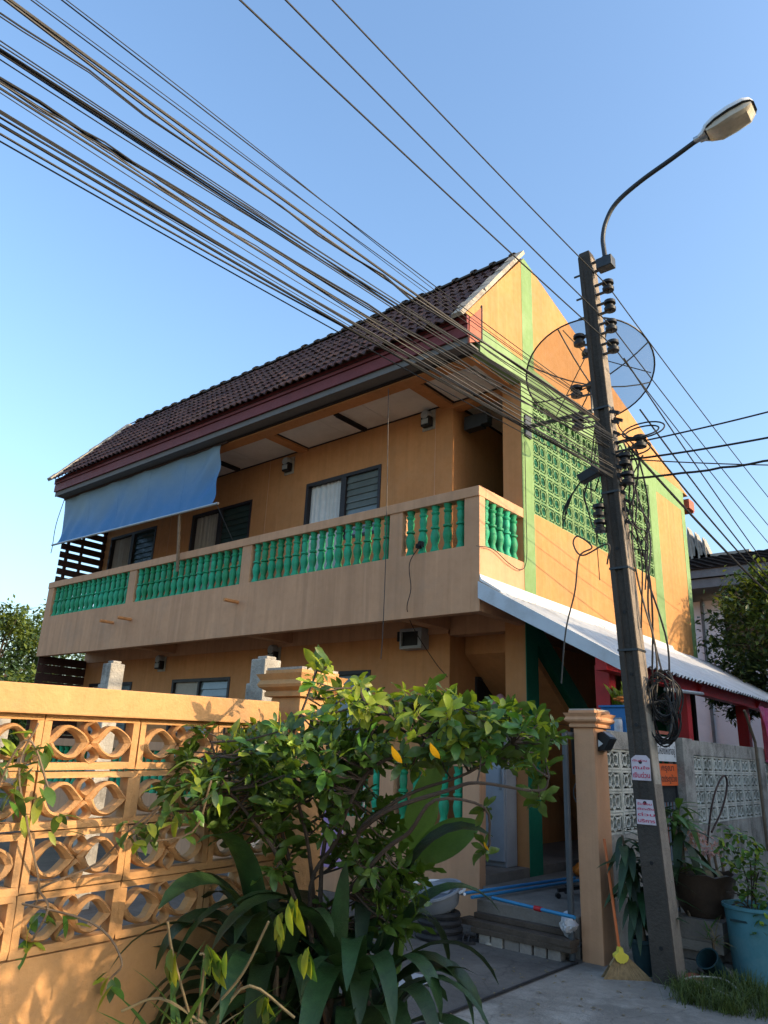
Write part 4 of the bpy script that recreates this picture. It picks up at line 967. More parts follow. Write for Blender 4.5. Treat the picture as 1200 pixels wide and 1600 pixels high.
def rosette(items, key, p, axis, n, spread, scale=1.0):
    axis = Vector(axis).normalized(); a0 = rnd(0,6)
    s1 = axis.cross(Vector((.3,.1,1)) if abs(axis.z) < .9 else Vector((1,0,0))).normalized(); s2 = axis.cross(s1)
    for k in range(n):
        a = a0+k*2.399; el_ = spread*(.55+.45*rnd(0,1))*(1 if k < n*.7 else .6)
        d = axis*cos(el_)+(s1*cos(a)+s2*sin(a))*sin(el_)
        items.append((key if not isinstance(key, list) else random.choice(key), p+axis*rnd(-.05,.02), orient(d+Vector((rnd(-.3,.3),rnd(-.3,.3),rnd(-.4,.15))), axis, rnd(-.7,.7)), scale*rnd(.5,1.2)))
# --- main bush
BU = root('leafy_bush', tuple(OZ(500,1850,0)), 'large bush with glossy whorled leaves in front of the gate opening', 'bush')
base = DP(495,1540,3.35)
stems = [[(495,1540,3.35),(485,1386,3.35),(525,1315,3.35),(546,1257,3.3),(579,1202,3.3),(633,1177,3.3),(692,1161,3.3),(760,1150,3.3)],
 [(500,1500,3.35),(508,1311,3.4),(567,1223,3.45),(600,1150,3.5),(640,1100,3.5)], [(520,1450,3.3),(558,1307,3.3),(600,1265,3.3),(650,1236,3.3),(733,1207,3.3),(800,1160,3.3)],
 [(490,1480,3.3),(458,1398,3.3),(425,1323,3.25),(375,1257,3.25),(350,1223,3.2),(330,1160,3.2)], [(497,1480,3.4),(483,1332,3.4),(467,1257,3.45),(450,1180,3.45),(480,1090,3.5),(495,1048,3.5)],
 [(560,1300,3.3),(608,1265,3.2),(700,1235,3.15),(746,1223,3.1),(842,1236,3.1),(858,1215,3.1)], [(520,1420,3.3),(600,1330,3.2),(640,1300,3.15),(680,1250,3.1),(757,1262,3.1),(765,1320,3.1)],
 [(470,1420,3.4),(440,1300,3.5),(415,1240,3.5),(400,1170,3.5)], [(580,1210,3.4),(580,1130,3.4),(560,1075,3.4)], [(650,1180,3.3),(690,1130,3.3),(720,1105,3.3)]]
items = []
for st_ in stems:
    P = bez([DP(*q) for q in st_], 4); n_ = len(P)
    obj('branch', MB().tube(P, [.0105*(1-.72*i/n_)+.001 for i in range(n_)], 6), 'bark', BU, True)
g0 = WO[BU.name]
for dx in (-.04, .03, .0): obj('trunk', MB().tube([g0+Vector((dx,0,0)), g0.lerp(base,.5)+Vector((dx*1.6,dx,0)), base+Vector((dx*.5,0,0))], [.022,.019,.014], 7), 'bark', BU, True)
zones = [(640,1140,190,62,104),(480,1160,115,62,50),(785,1148,82,50,48),(345,1195,70,60,40),(480,1215,90,60,30),(400,1270,70,50,26),(300,1250,55,40,12),(575,1330,60,75,24),(625,1400,45,55,20),(450,1310,60,50,7),(560,1400,50,60,6),(498,1062,22,32,5),(565,1085,38,28,6),(540,1250,60,50,9),(600,1310,50,70,14),(425,1225,45,55,8),(700,1110,70,25,8),(850,1225,18,26,3),(762,1322,12,16,1),(757,1258,12,12,1),(640,1380,30,35,5),(600,1420,28,40,3)]
cl = []
for cx, cy, rx, ry, n_ in zones:
    for k in range(n_):
        a, q = rnd(0,2*pi), sqrt(rnd(0,1)); cl.append((cx+rx*q*cos(a), cy+ry*q*sin(a), rnd(3.12,3.85) if n_ > 3 else 3.15))
allst = [p for st_ in stems for p in bez([DP(*q) for q in st_], 3)]
for cx, cy, dp in cl:
    p = DP(cx, cy, dp)
    near = min(allst, key=lambda q: (q-p).length); ax = (p-near); ax.normalize() if ax.length > .02 else None
    axis = (ax*.6+Vector((rnd(-.3,.3),rnd(-.3,.3),rnd(.25,.9))))
    if (p-near).length > .03: obj('twig', MB().tube([near, near.lerp(p,.55)+Vector((0,0,-.015)), p], [.005,.004,.003], 5), 'bark', BU)
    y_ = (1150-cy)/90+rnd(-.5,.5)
    rosette(items, ['young_lit','young_lit','young_lit','ob'] if y_ > .35 else (['ob','ob','young_lit'] if y_ > -.1 else ['ob']), p, axis, random.choice((6,7,8,9,10,11)), rnd(1.0,1.9), rnd(.85,1.22))  # higher clusters get more of the lighter leaves, sunlight painted by colour
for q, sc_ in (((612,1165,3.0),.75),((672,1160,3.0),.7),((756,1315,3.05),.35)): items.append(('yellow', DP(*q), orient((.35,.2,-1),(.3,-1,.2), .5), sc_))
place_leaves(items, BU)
# --- dark strap-leaved plants under the bush
leafset('strap', 'leaf_strap', .78, .085, 6, blunt=.4, n=10)
leafset('strap2', 'leaf_strap', .62, .10, 4, blunt=.4, n=10)
def strap_leaf(p, d0, L, W, curl, mat='leaf_strap'):
    n = 11; b = MB(); d = Vector(d0).normalized(); side = d.cross(Vector((0,0,1)))
    side = side.normalized() if side.length > .1 else Vector((1,0,0)); q = Vector(p)
    tw = rnd(-.5,.5)
    for i in range(n+1):
        t = i/n; wd = W/2*max(.04, (sin(pi*min(1,(t*.93+.07)))**.6)*(1-.15*t)); nn = side.cross(d).normalized()
        s2 = (side*cos(tw*t)+nn*sin(tw*t))
        b.v += [q-s2*wd+nn*wd*.22, q.copy(), q+s2*wd+nn*wd*.22]
        d = (d+Vector((0,0,-curl/n*(.4+1.6*t)))).normalized(); q = q+d*L/n
    for i in range(n):
        o = 3*i; b.f += [(o,o+1,o+4,o+3),(o+1,o+2,o+5,o+4)]
    return b
random.seed(9)
for k, (q, n_, lab, hh) in enumerate((((405,1760,3.05), 52, 'dark strap-leaved plant arching over the flower-block wall foot', .42), ((545,1790,3.0), 52, 'dark strap-leaved plant drooping at the driveway edge', .40))):
    g_ = OZ(*q[:2], 0) if False else Vector((DP(*q).x, DP(*q).y, 0))
    r = root('strap_plant', tuple(g_), lab, 'plant', 'strap-leaved plants under the bush')
    for i in range(n_):
        a = i*2.399+rnd(-.3,.3); el_ = rnd(.75,1.35); d = Vector((cos(a)*cos(el_), sin(a)*cos(el_), sin(el_)))
        p = g_+Vector((cos(a)*.10, sin(a)*.10, rnd(.15,hh+.42)))
        obj('strap_leaf', strap_leaf(p, d, rnd(.5,.8), rnd(.085,.135), rnd(1.8,3.4)), 'leaf_strap', r, True)
    for i in range(4): obj('stem', MB().tube([g_+Vector((rnd(-.06,.06),rnd(-.06,.06),0)), g_+Vector((rnd(-.1,.1),rnd(-.1,.1),.75))], .013, 6), 'stem_tan', r)
# explicit long leaves seen in the photograph
r = root('strap_plant', tuple(Vector((DP(500,1760,3.2).x, DP(500,1760,3.2).y, 0))), 'dark strap-leaved plant standing upright behind the other two', 'plant', 'strap-leaved plants under the bush')
for q, tgt, L, W, cu in (((470,1480,3.3),(390,1330,3.3),.75,.095,2.6),((480,1500,3.3),(440,1300,3.35),.6,.10,.6),((430,1560,3.15),(300,1400,3.1),.75,.11,2.2),((560,1560,3.0),(590,1400,2.95),.62,.09,3.0),((600,1600,2.9),(640,1470,2.85),.55,.08,2.8),((540,1540,3.05),(500,1400,3.05),.6,.1,1.6),((520,1560,3.1),(540,1330,3.2),.55,.09,.5),((480,1600,2.95),(380,1480,2.9),.6,.1,2.4),((560,1600,2.9),(540,1450,2.9),.6,.1,2.4)):
    p = DP(*q); d = DP(*tgt)-p; obj('strap_leaf', strap_leaf(p, d, L, W, cu), 'leaf_strap', r, True)
g_ = WO[r.name]
for i in range(4): obj('stem', MB().tube([g_+Vector((rnd(-.1,.1),rnd(-.1,.1),0)), DP(500+i*20,1540,3.1+.05*i)], .014, 6), 'stem_tan', r)
# --- broad paddle leaves behind the bush
r = root('paddle_leaf_plant', tuple(Vector((DP(600,1500,3.85).x, DP(600,1500,3.85).y, 0))), 'plant with a few broad paddle-shaped bright green leaves before the doorway', 'plant')
g_ = WO[r.name]
for q, tgt, L, W, cu in (((628,1358,3.75),(760,1268,3.7),.47,.20,.25),((622,1340,3.8),(700,1170,3.85),.55,.15,.15),((640,1330,3.95),(668,1250,4.0),.36,.17,.2)):
    p = DP(*q); d = DP(*tgt)-p; b = leaf_mb(L, W, .12, .2, .5, 12).xf(Matrix.Translation(p) @ orient(d, Vector((.25,-.75,.5)) if L > .4 and W > .16 else Vector((.8,-.5,.1))))
    obj('paddle_leaf', b, 'leaf_big', r, True)
    obj('leaf_stalk', MB().tube(bez([g_, g_.lerp(p,.6)+Vector((.02,.02,.05)), p], 5), .013, 6), 'leaf_big', r)
# --- creeper on the left of the wall
random.seed(14)
r = root('creeper', tuple(Vector((DP(20,1700,3.0).x, DP(20,1700,3.0).y, 0))), 'thin creeper with small leaves hanging at the left end of the wall', 'creeper')
items = []; g_ = WO[r.name]
paths = [[(-10,1620,2.95),(15,1470,2.95),(60,1400,2.95),(45,1300,2.9),(30,1200,2.9),(60,1130,2.9)],[(-10,1450,2.95),(60,1390,2.95),(150,1350,3.0),(200,1300,3.0),(250,1260,3.0)],[(-30,1300,2.9),(20,1180,2.9),(50,1160,2.9),(75,1230,2.9)],[(60,1390,2.95),(75,1420,2.9),(50,1470,2.9)],[(250,1260,3.0),(215,1310,3.0),(300,1300,3.0),(330,1220,3.0)],[(-20,1400,2.9),(140,1440,2.9),(190,1500,2.85),(172,1530,2.85)]]
obj('stem', MB().tube([g_, DP(*paths[0][0])], .008, 5), 'stem_tan', r)
for P_ in paths:
    P = bez([DP(*q) for q in P_], 5); obj('stem', MB().tube(P, .0045, 5), 'stem_tan', r)
for cx, cy, rx, ry, n_ in ((35,1170,42,40,34),(30,1240,45,40,34),(90,1285,20,25,6),(215,1305,35,30,22),(275,1270,40,45,30),(320,1210,40,40,26),(172,1530,10,18,7),(70,1425,30,20,7),(50,1465,15,15,6),(105,1440,14,14,4)):
    for k in range(n_):
        a, q = rnd(0,2*pi), sqrt(rnd(0,1)); p = DP(cx+rx*q*cos(a), cy+ry*q*sin(a), rnd(2.85,3.05))
        items.append((random.choice(('small','small','small','smally')), p, orient((rnd(-1,1),rnd(-1,1),rnd(-1.2,.3)), (rnd(-.4,.4),rnd(-.6,0),1), 0), rnd(.9,1.7)))
place_leaves(items, r, 290)
# --- dry grassy plant at the bottom
r = root('dry_plant', tuple(Vector((DP(300,1760,2.55).x, DP(300,1760,2.55).y, 0))), 'half-dead spiky plant with dry stalks at the lower picture edge', 'plant')
g_ = WO[r.name]; items = []
top = DP(310,1640,2.6)
for k in range(46):
    d = Vector((rnd(-1,1),rnd(-1,1),rnd(.15,1.2))); items.append((random.choice(('thin','thin','dry','thin')), top+Vector((rnd(-.12,.12),rnd(-.12,.12),rnd(-.2,.06))), orient(d,(0,0,1)), rnd(.7,1.25)))
place_leaves(items, r, 60)
obj('stem', MB().tube([g_, top], .016, 6), 'stem_tan', r)
for q in (((300,1600),(270,1490),(262,1440)),((310,1590),(320,1500),(312,1490)),((330,1580),(380,1520),(420,1440)),((320,1600),(250,1560),(190,1580)),((340,1590),(390,1540),(460,1590))):
    obj('dry_stalk', MB().tube(bez([DP(x,y,2.6) for x, y in q], 4), .005, 5), 'leaf_dry', r)
items = []
for q in ((272,1490),(345,1490),(330,1480),(420,1560),(475,1480),(455,1400),(440,1430)):
    for k in range(5): items.append((random.choice(('smally','small')), DP(q[0]+rnd(-10,10), q[1]+rnd(-10,14), 2.6), orient((rnd(-.5,.5),rnd(-.5,.5),-1),(0,-1,.3)), rnd(1.2,1.8)))
place_leaves(items, r, 60)
# --- dracaenas beside the pole
def dracaena(g_, heads, lab, key=('drac','drac','drac','dracy')):
    r = root('dracaena', tuple(g_), lab, 'plant'); items = []; g_ = Vector(g_)
    for h in heads:
        h = Vector(h); obj('cane', MB().tube(bez([g_+Vector((rnd(-.03,.03),rnd(-.03,.03),0)), g_.lerp(h,.5)+Vector((rnd(-.05,.05),0,0)), h], 5), .012, 6), 'stem_tan', r)
        for k in range(15):
            a = k*2.399; el_ = rnd(-.35,.9); d = Vector((cos(a)*cos(el_), sin(a)*cos(el_), sin(el_)))
            if (h+d*.32).x < -2.93: continue
            items.append((random.choice(key), h+Vector((0,0,rnd(-.12,.05))), orient(d,(0,0,1)), rnd(.6,1.0)))
    # let leaves droop: use strong-droop leaves
    place_leaves(items, r, 200)
LM['drac'] = [(b, b.mesh('leaf', 'leaf_strap', None, True)) for b in [leaf_mb(.31*rnd(.85,1.15), .082*rnd(.85,1.2), rnd(.5,1.2), .25, .4, 9) for _ in range(5)]]
LM['dracy'] = [(b, b.mesh('leaf', 'leaf_big', None, True)) for b in [leaf_mb(.29*rnd(.85,1.15), .08*rnd(.85,1.2), rnd(.4,.9), .25, .4, 9) for _ in range(3)]]
random.seed(31)
DPOT = (-2.66,6.60,0)
dracaena((-2.66,6.60,.12), [OY(972,1305,6.62), OY(985,1325,6.65), OY(980,1350,6.62), OY(985,1385,6.66), OY(995,1420,6.62), OY(990,1360,6.72), OY(1000,1390,6.72)], 'dracaena in a dark pot between pillar and power pole', ('drac',))
dracaena((-2.42,7.10,.0), [OY(1050,1275,7.05), OY(1065,1300,7.1), OY(1062,1350,7.0), OY(1060,1265,7.2)], 'bright dracaena rising behind the power pole on its right', ('drac','dracy','dracy'))
r = root('plant_pot', DPOT, 'dark plastic flower pot at the foot of the pole', 'pot')
obj('pot_wall', MB().lathe([(.085,.0),(.115,.23),(.125,.235),(.125,.26),(.11,.26),(.105,.22)], 18, DPOT), 'pot_teal', r, True)
obj('soil', MB().lathe([(.10,.19),(.10,.2)], 14, DPOT), 'earth', r)
# --- trees
def tree(loc, cz, rad, n, lab, lsize, squash=1.1, trunk=.12, topyoung=.12, ylen=1.0):
    r = root('tree', tuple(loc), lab, 'tree'); loc = Vector(loc); c = Vector((loc.x, loc.y, cz))
    tp = MB().tube(bez([loc, loc.lerp(c,.5)+Vector((rnd(-.1,.1),rnd(-.1,.1),0)), c+Vector((0,0,rad*.2))], 5), [trunk*(1-.06*i) for i in range(11)], 8); obj('trunk', tp, 'bark', r, True)
    cl_ = []
    for k in range(int(n/55)):
        d = Vector((rnd(-1,1),rnd(-1,1),rnd(-1,1)))
        while d.length > 1 or d.length < .2: d = Vector((rnd(-1,1),rnd(-1,1),rnd(-1,1)))
        d = d.normalized()*(d.length**.5); cl_.append((c+Vector((d.x*rad, d.y*rad*ylen, d.z*rad*squash)), rad*rnd(.14,.26), d))
    lb = MB()
    for p, s, d in cl_[:14]: lb.tube([c+Vector((0,0,-rad*.4)), (c+p)/2+Vector((0,0,-.05*rad)), p], [trunk*.35,trunk*.22,trunk*.08], 5)
    obj('limbs', lb, 'bark', r)
    A_, B_ = MB(), MB(); lf = leaf_mb(lsize, lsize*.5, .15, .2, .5, 2)
    for p, s, d in cl_:
        for k in range(55):
            e_ = Vector((random.gauss(0,1),random.gauss(0,1),random.gauss(0,1)))*s*.62; q = p+e_
            m_ = Matrix.Translation(q) @ orient((rnd(-1,1),rnd(-1,1),rnd(-.8,.6)),(rnd(-.5,.5),rnd(-.5,.5),1)) @ Matrix.Scale(rnd(.7,1.3),4)
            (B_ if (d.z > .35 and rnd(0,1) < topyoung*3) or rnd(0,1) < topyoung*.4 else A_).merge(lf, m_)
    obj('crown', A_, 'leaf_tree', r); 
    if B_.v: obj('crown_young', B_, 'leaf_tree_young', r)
random.seed(77)
q = OY(1212,1000,15.6); tree((q.x,q.y,0), q.z, 1.12, 9000, 'dense dark green tree in front of the white house', .13, 1.2, .1)
q = OY(1150,1075,15.8); tree((q.x,q.y,0), q.z, .55, 2600, 'lower small-leaved tree at the eave of the lean-to roof', .10, 1.0, .06)
for px_, py_, dp, rd, lab in ((-5,1035,30,1.9,'large dark tree at far left beyond the house end'),(55,1040,33,2.3,'tree with lit yellow-green top behind the house end'),(20,1120,26,1.5,'lower tree just above the boundary wall at far left')):
    q = DP(px_,py_,dp); tree((q.x,q.y,0), q.z, rd, 5200, lab, .24, 1.1, .15, .2)
tree((1.25,3.35,0), 2.0, .85, 3400, 'loose hedge tree across the lane, outside the picture', .11, .80, .06, .1, 1.75)
# palm outside the frame: throws the leaf shadow onto the gable
PALM = root('palm_tree', (-.2,16.1,0), 'slender palm standing beside the lane, outside the picture', 'palm')
obj('trunk', MB().tube([(-.2,16.1,0),(-.25,16.05,3),(-.2,16.1,5.9)], [.12,.1,.08], 8), 'bark', PALM)
for k in range(11):
    a = k*2.399; pts = [Vector((-.2,16.1,5.9))+Vector((cos(a)*t*1.5, sin(a)*t*1.5, .75*t-1.25*t*t)) for t in (0,.2,.4,.6,.8,1)]
    fb_ = MB().tube(pts, .012, 4)
    for i in range(26):
        t = .12+.86*i/26; p = Vector((-.2,16.1,5.9))+Vector((cos(a)*t*1.5, sin(a)*t*1.5, .75*t-1.25*t*t))
        for s_ in (-1, 1):
            d = Vector((cos(a)*.5-s_*sin(a), sin(a)*.5+s_*cos(a), -.35)).normalized()*.42*(1-.5*t); w_ = Vector((cos(a),sin(a),0))*.018
            fb_.add([p-w_, p+w_, p+d], [(0,1,2)])
    obj('frond', fb_, 'leaf_tree', PALM)
for (nx, ny, nz, rd) in ((-.9,16.9,4.3,.8),):
    tree((nx,ny,0), nz, rd, 2600, 'round bush-like tree beside the lane, outside the picture', .16, 1.0, .08)
# ================================================================== SMALL THINGS
random.seed(50)
# broom
bt, bb_ = OY(961,1395,6.47), OZ(972,1528,0); ax = (bt-OY(968,1497,6.33)).normalized(); nk = OY(969,1490,6.30)
BR = root('broom', (nk.x,6.2,0), 'straw broom with orange handle and yellow collar leaning on the pillar', 'broom')
obj('handle', MB().tube([nk+Vector((0,0,-.03)), nk+(Vector((-2.93,6.52,.98))-nk)], .012, 8), 'broom_handle', BR, True)
def fan(n, w0, w1, ang0, ang1, th, ln):
    b = MB()
    for k in range(n+1):
        a = ang0+(ang1-ang0)*k/n; d = r0*sin(a)-Vector((0,0,1))*cos(a)
        for t in (0,.35,.7,1): 
            p = nk+r0*(a*.045)+d*(w0+(ln-w0)*t*(1-.06*sin(a*9)**2))+Vector((0,rnd(-.004,.004),0)); o_ = Vector((-r0.y,r0.x,0))*th*(.4+.8*t)
            b.v += [p-o_, p+o_]
    for k in range(n):
        for t in range(3):
            o = k*8+t*2; b.f += [(o,o+2,o+10,o+8),(o+1,o+9,o+11,o+3)]
        b.f.append((k*8+6,k*8+7,k*8+15,k*8+14))
    b.f.append((0,1,3,2)); return b
obj('bristles', fan(46,.02,.3,-.62,.86,.03,.265), 'broom_straw', BR)
for k in range(60):
    a = rnd(-.74,1.0); d = (r0*sin(a)-Vector((0,0,1))*cos(a)+Vector((r0.y,-r0.x,0))*.12).normalized()
    if k < 24: obj('straw', MB().tube([nk+d*.08, nk+d*rnd(.27,.295)], .0022, 4), 'broom_straw', BR)
col_ = [nk+Vector((.022*sx,0,.03)) for sx in (-1,1)]
cf = Vector((r0.y,-r0.x,0))
obj('collar', MB().prism([nk+cf*.03+r0*x+Vector((0,0,z)) for x, z in [(-.014,.045),(.014,.045),(.022,.012)]+[(.055*cos(a)+.003,-.012-.05*sin(a)+.004*cos(12*a)) for a in [pi*i/14 for i in range(15)]]+[(-.022,.012)]], -cf*.06), 'broom_yellow', BR)
# blue barrel
bc = Vector((OZ(1170,1560,0).x, OZ(1170,1560,0).y+.38, 0)); bc = Vector((-1.92,7.05,0))
BL = root('barrel', tuple(bc), 'faded turquoise plastic barrel holding a shrub at the right edge', 'barrel')
obj('barrel_wall', MB().lathe([(.185,0),(.195,.06),(.215,.42),(.225,.53),(.24,.535),(.24,.56),(.222,.56),(.212,.45),(.205,.40)], 24, bc), 'barrel_blue', BL, True)
obj('handle_slot', MB().box(bc+Vector((-.13,-.218,.45)), bc+Vector((.0,-.2,.465))), 'pot_teal', BL)
obj('soil', MB().lathe([(.205,.44),(.205,.46)], 16, bc), 'earth', BL)
SH = root('potted_shrub', tuple(bc+Vector((0,0,.5))), 'leggy small-leaved shrub growing from the turquoise barrel', 'shrub'); items = []
for k in range(9):
    e_ = OY(rnd(1130,1215), rnd(1310,1440), 6.95); pth = bez([bc+Vector((rnd(-.05,.05),rnd(-.05,.05),.5)), bc.lerp(e_,.5)+Vector((0,0,.3)), e_], 5)
    obj('branch', MB().tube(pth, .006, 5), 'bark', SH)
for cx, cy, rx, ry, n_ in ((1155,1330,35,30,150),(1182,1390,32,50,170),(1135,1300,18,16,30),(1190,1440,18,30,50)):
    for k in range(n_):
        a, q = rnd(0,2*pi), sqrt(rnd(0,1)); items.append((random.choice(('round','round','round','roundy','small')), OY(cx+rx*q*cos(a), cy+ry*q*sin(a), rnd(6.8,7.15)), orient((rnd(-1,1),rnd(-1,1),rnd(-.7,.4)),(rnd(-.4,.4),rnd(-.4,.4),1)), rnd(.9,1.5)))
place_leaves(items, SH, 200)
# brown glazed pot on stacked bricks
pc = OY(1095,1440,7.12); pc = Vector((-2.36,7.2,.395))
PT_ = root('glazed_pot', tuple(pc), 'big brown glazed pot with wavy rim standing on stacked bricks', 'pot')
pr = [(.15,0),(.195,.06),(.245,.18),(.265,.28),(.285,.315),(.295,.34),(.265,.345),(.25,.31),(.24,.22)]
pm_ = MB().lathe(pr, 28, pc)
for v in pm_.v:
    if v.z > pc.z+.34: a = atan2(v.y-pc.y, v.x-pc.x); v.z += .012*sin(a*9)
obj('pot_wall', pm_, 'pot_brown', PT_, True); obj('soil', MB().lathe([(.24,.24),(.24,.25)], 18, pc), 'earth', PT_)
bk = MB().box((-.19,-.09,0),(.19,.09,.075)).mesh('brick', 'brick_grey')
LABB = ['grey block lowest under the brown pot beside the pole','grey block lowest under the brown pot towards the barrel','grey block in the middle layer under the brown pot','dark grey block tilted in the middle layer under the pot','long grey block topmost under the brown pot','grey block topmost at the back under the brown pot']
for k, (x, y, z, rz) in enumerate(((-2.42,7.08,.004,.1),(-2.12,7.2,.004,.3),(-2.4,7.1,.09,.0),(-2.14,7.22,.09,-.2),(-2.36,7.06,.165,.05),(-2.25,7.28,.165,.1))):
    o = inst('block', bk, (x,y,z), None, rot=(0,0,rz)); o.scale = (1,1,1.05 if z < .1 else (1.0 if z < .1 else 3.05 if False else 1.0)); tag(o, LABB[k], 'block', 'blocks under the brown pot')
for k, (x, y) in enumerate(((-2.36,7.07),(-2.25,7.3))):
    o = inst('block', bk, (x,y,.243), None, rot=(0,0,.1*k)); o.scale = (1.08,1.1,2.06); tag(o, ['thick block directly under the front of the brown pot','thick block directly under the back of the brown pot'][k], 'block', 'blocks under the brown pot')
# pink flowers and red-brown leaves above pot
FL = root('flower_plant', (-2.4,7.5,.0), 'wilting plant with pale pink flowers behind the brown pot', 'plant')
for k in range(5): obj('stem', MB().tube([(-2.4+.05*k,7.5,0), OY(1085+k*10,1330,7.45)], .012, 6), 'stem_tan', FL)
ptl = MB(); lf = leaf_mb(.05,.03,.3,.3,.5,2)
for k in range(170):
    a, q = rnd(0,2*pi), sqrt(rnd(0,1)); ptl.merge(lf, Matrix.Translation(OY(1095+38*q*cos(a), 1315+20*q*sin(a)+8*cos(a), rnd(7.3,7.5))) @ orient((rnd(-1,1),rnd(-1,1),rnd(-1,.3)),(0,0,1)))
obj('petals', ptl, 'petal_pink', FL, kind='stuff')
for q in ((1120,1360,1130,1440),(1100,1350,1118,1450)): obj('hanging_leaf', strap_leaf(OY(q[0],q[1],7.3), (.2,-.2,-.2), .34, .07, 2), 'leaf_dry', FL)
hp = [OX(x, y, -2.9) for x, y in ((1105,1318),(1112,1260),(1122,1225),(1132,1212),(1136,1228),(1128,1265),(1112,1300))]
tag(obj('purple_leaf_hoop', MB().tube(bez(hp, 5), [.012]*31, 6), 'wood_dark'), 'dark purple stalk bent into a hoop before the white blocks', 'stalk')
# teal tube pot, hose loop, grass, stones
tp_ = Vector((-2.14,6.72,0)); r = root('tipped_pot', tuple(tp_), 'small dark teal pot tipped towards the lane beside the barrel', 'pot')
obj('pot_wall', MB().lathe([(.07,0),(.085,.2),(.092,.21),(.08,.21),(.07,.03)], 18, tp_+Vector((0,.06,.05)), (-.25,-.75,.75)), 'pot_teal', r, True)
r = root('spider_plant', (-2.18,6.85,.0), 'thin pale grassy plant above the tipped teal pot', 'plant'); items = []
for k in range(26): items.append(('dry' if k % 3 else 'thin', Vector((-2.2+rnd(-.06,.06),6.85,.28)), orient((rnd(-1,1),rnd(-1,.4),rnd(.0,.7)),(0,0,1)), rnd(.5,.9)))
place_leaves(items, r, 60); obj('stem', MB().tube([(-2.2,6.85,0),(-2.2,6.85,.3)], .012, 6), 'stem_tan', r)
tag(obj('hose_loop', MB().tube(bez([OZ(1070,1530,.09),OZ(1090,1526,.10),OZ(1130,1530,.09),OZ(1158,1550,.06),OZ(1160,1559,.04),OZ(1140,1556,.04),OZ(1100,1538,.07),OZ(1080,1530,.09)], 6), .007, 6), 'cement_pale'), 'pale cord loop lying on the grass tuft', 'cord')
random.seed(60)
gr = MB()
tufts = [(-1.98+.36*sqrt(rnd(0,1))*cos(a_)*1.1, 6.34+.34*sqrt(rnd(0,1))*sin(a_), rnd(.35,1.0)) for a_ in [rnd(0,6.28) for _ in range(46)]]
tufts += [(rnd(-2.35,-1.2), rnd(6.0,6.75), rnd(.12,.3)) for _ in range(26)]
for tx, ty, ts in tufts:
    for k in range(int(26+44*ts)):
        a = rnd(0,6.28); lean = rnd(.1,.95); h = .23*ts*rnd(.45,1.15); d = Vector((cos(a)*lean, sin(a)*lean, 1)).normalized()
        p = Vector((tx+random.gauss(0,.035), ty+random.gauss(0,.035), 0)); w_ = Vector((-sin(a),cos(a),0))*rnd(.002,.0045)
        m1 = p+d*h*.55; m2 = p+d*h*.85+Vector((cos(a),sin(a),-.25))*h*.2*lean; tip = p+d*h+Vector((cos(a),sin(a),-.8))*h*.4*lean
        gr.add([p-w_, p+w_, m1+w_*.8, m1-w_*.8, m2+w_*.5, m2-w_*.5, tip], [(0,1,2,3),(3,2,4,5),(5,4,6)])
obj('grass_tuft', gr, 'grass', label='tuft of green grass at the foot of the pole', cat='grass', kind='stuff')
lt = MB(); lf = leaf_mb(.06,.026,.2,.25,.5,2)
for k in range(150):
    x, y = (rnd(-3.1,-1.2), rnd(3.6,6.4)) if k % 3 else (rnd(-4.3,-3.2), rnd(4.2,6.3))
    if k % 2: x, y = random.choice(((-3.17,-.0),(-2.2,6.1),(-2.75,3.6)))[0]+random.gauss(0,.18), random.choice((5.2,5.9,6.3,4.6))+random.gauss(0,.35)
    if y > 6.36 or y < 3.3: continue
    lt.merge(lf, Matrix.Translation((x,y,.012)) @ orient((rnd(-1,1),rnd(-1,1),rnd(-.05,.15)),(0,0,1)) @ Matrix.Scale(rnd(.3,.9),4))
obj('leaf_litter', lt, 'leaf_dry', label='scattered dry leaves on the concrete lane and driveway', cat='leaf litter', kind='stuff')
def stone(p, s, lab, mat='brick_grey'):
    b = bmesh.new(); bmesh.ops.create_icosphere(b, subdivisions=2, radius=1); mb_ = MB()
    k1 = rnd(0,9)
    mb_.add([Vector(p)+Vector((v.co.x*s*(1+.15*sin(3*v.co.y+k1)), v.co.y*s*.8*(1+.15*sin(4*v.co.z+k1)), max(0,(v.co.z+.75))*s*.5)) for v in b.verts], [[v.index for v in f.verts] for f in b.faces]); b.free()
    return tag(obj('stone', mb_, mat, None, True), lab, 'stone')
stone((-2.22,6.92,.0), .13, 'rounded grey rubble stone between pole and tipped pot')
stone(OZ(764,1478,0), .035, 'small pale pebble lying beside the slippers', 'cement_pale')
stone((-2.3,6.62,.0), .09, 'small reddish broken stone at the pole foot', 'endcap_red')
# steps: planks on bricks
PLK = [((-4.35,6.50,.152),(-3.2,6.44,.152),.16,.05,'lower weathered plank of the wooden step on bricks'),((-4.25,6.545,.203),(-3.3,6.53,.203),.07,.045,'upper narrow plank of the wooden step at the carport edge')]
for a, b, wd, ht, lab in PLK: tag(obj('plank', MB().bar(a, b, wd, ht), 'plank', bevel=.005), lab, 'plank')
tag(obj('plank', MB().bar((-4.2,6.44,.105),(-3.2,6.43,.105),.12,.045), 'plank', bevel=.005), 'bottom dark plank resting on the row of bricks', 'plank')
bk2 = MB().box((0,0,0),(.115,.09,.08)).mesh('brick', 'brick_grey')
for k in range(6):
    o = inst('brick', bk2, (-4.12+k*.135+(.02 if k > 2 else 0), 6.39+rnd(-.008,.008), .006), None, rot=(0,0,rnd(-.06,.06))); o.scale = ((1.25 if k == 2 else 1), 1, .95)
    tag(o, ['leftmost','second from left','third and longest','fourth from left','fifth from left','rightmost'][k]+' brick in the row under the plank step', 'brick', 'bricks under the plank step')
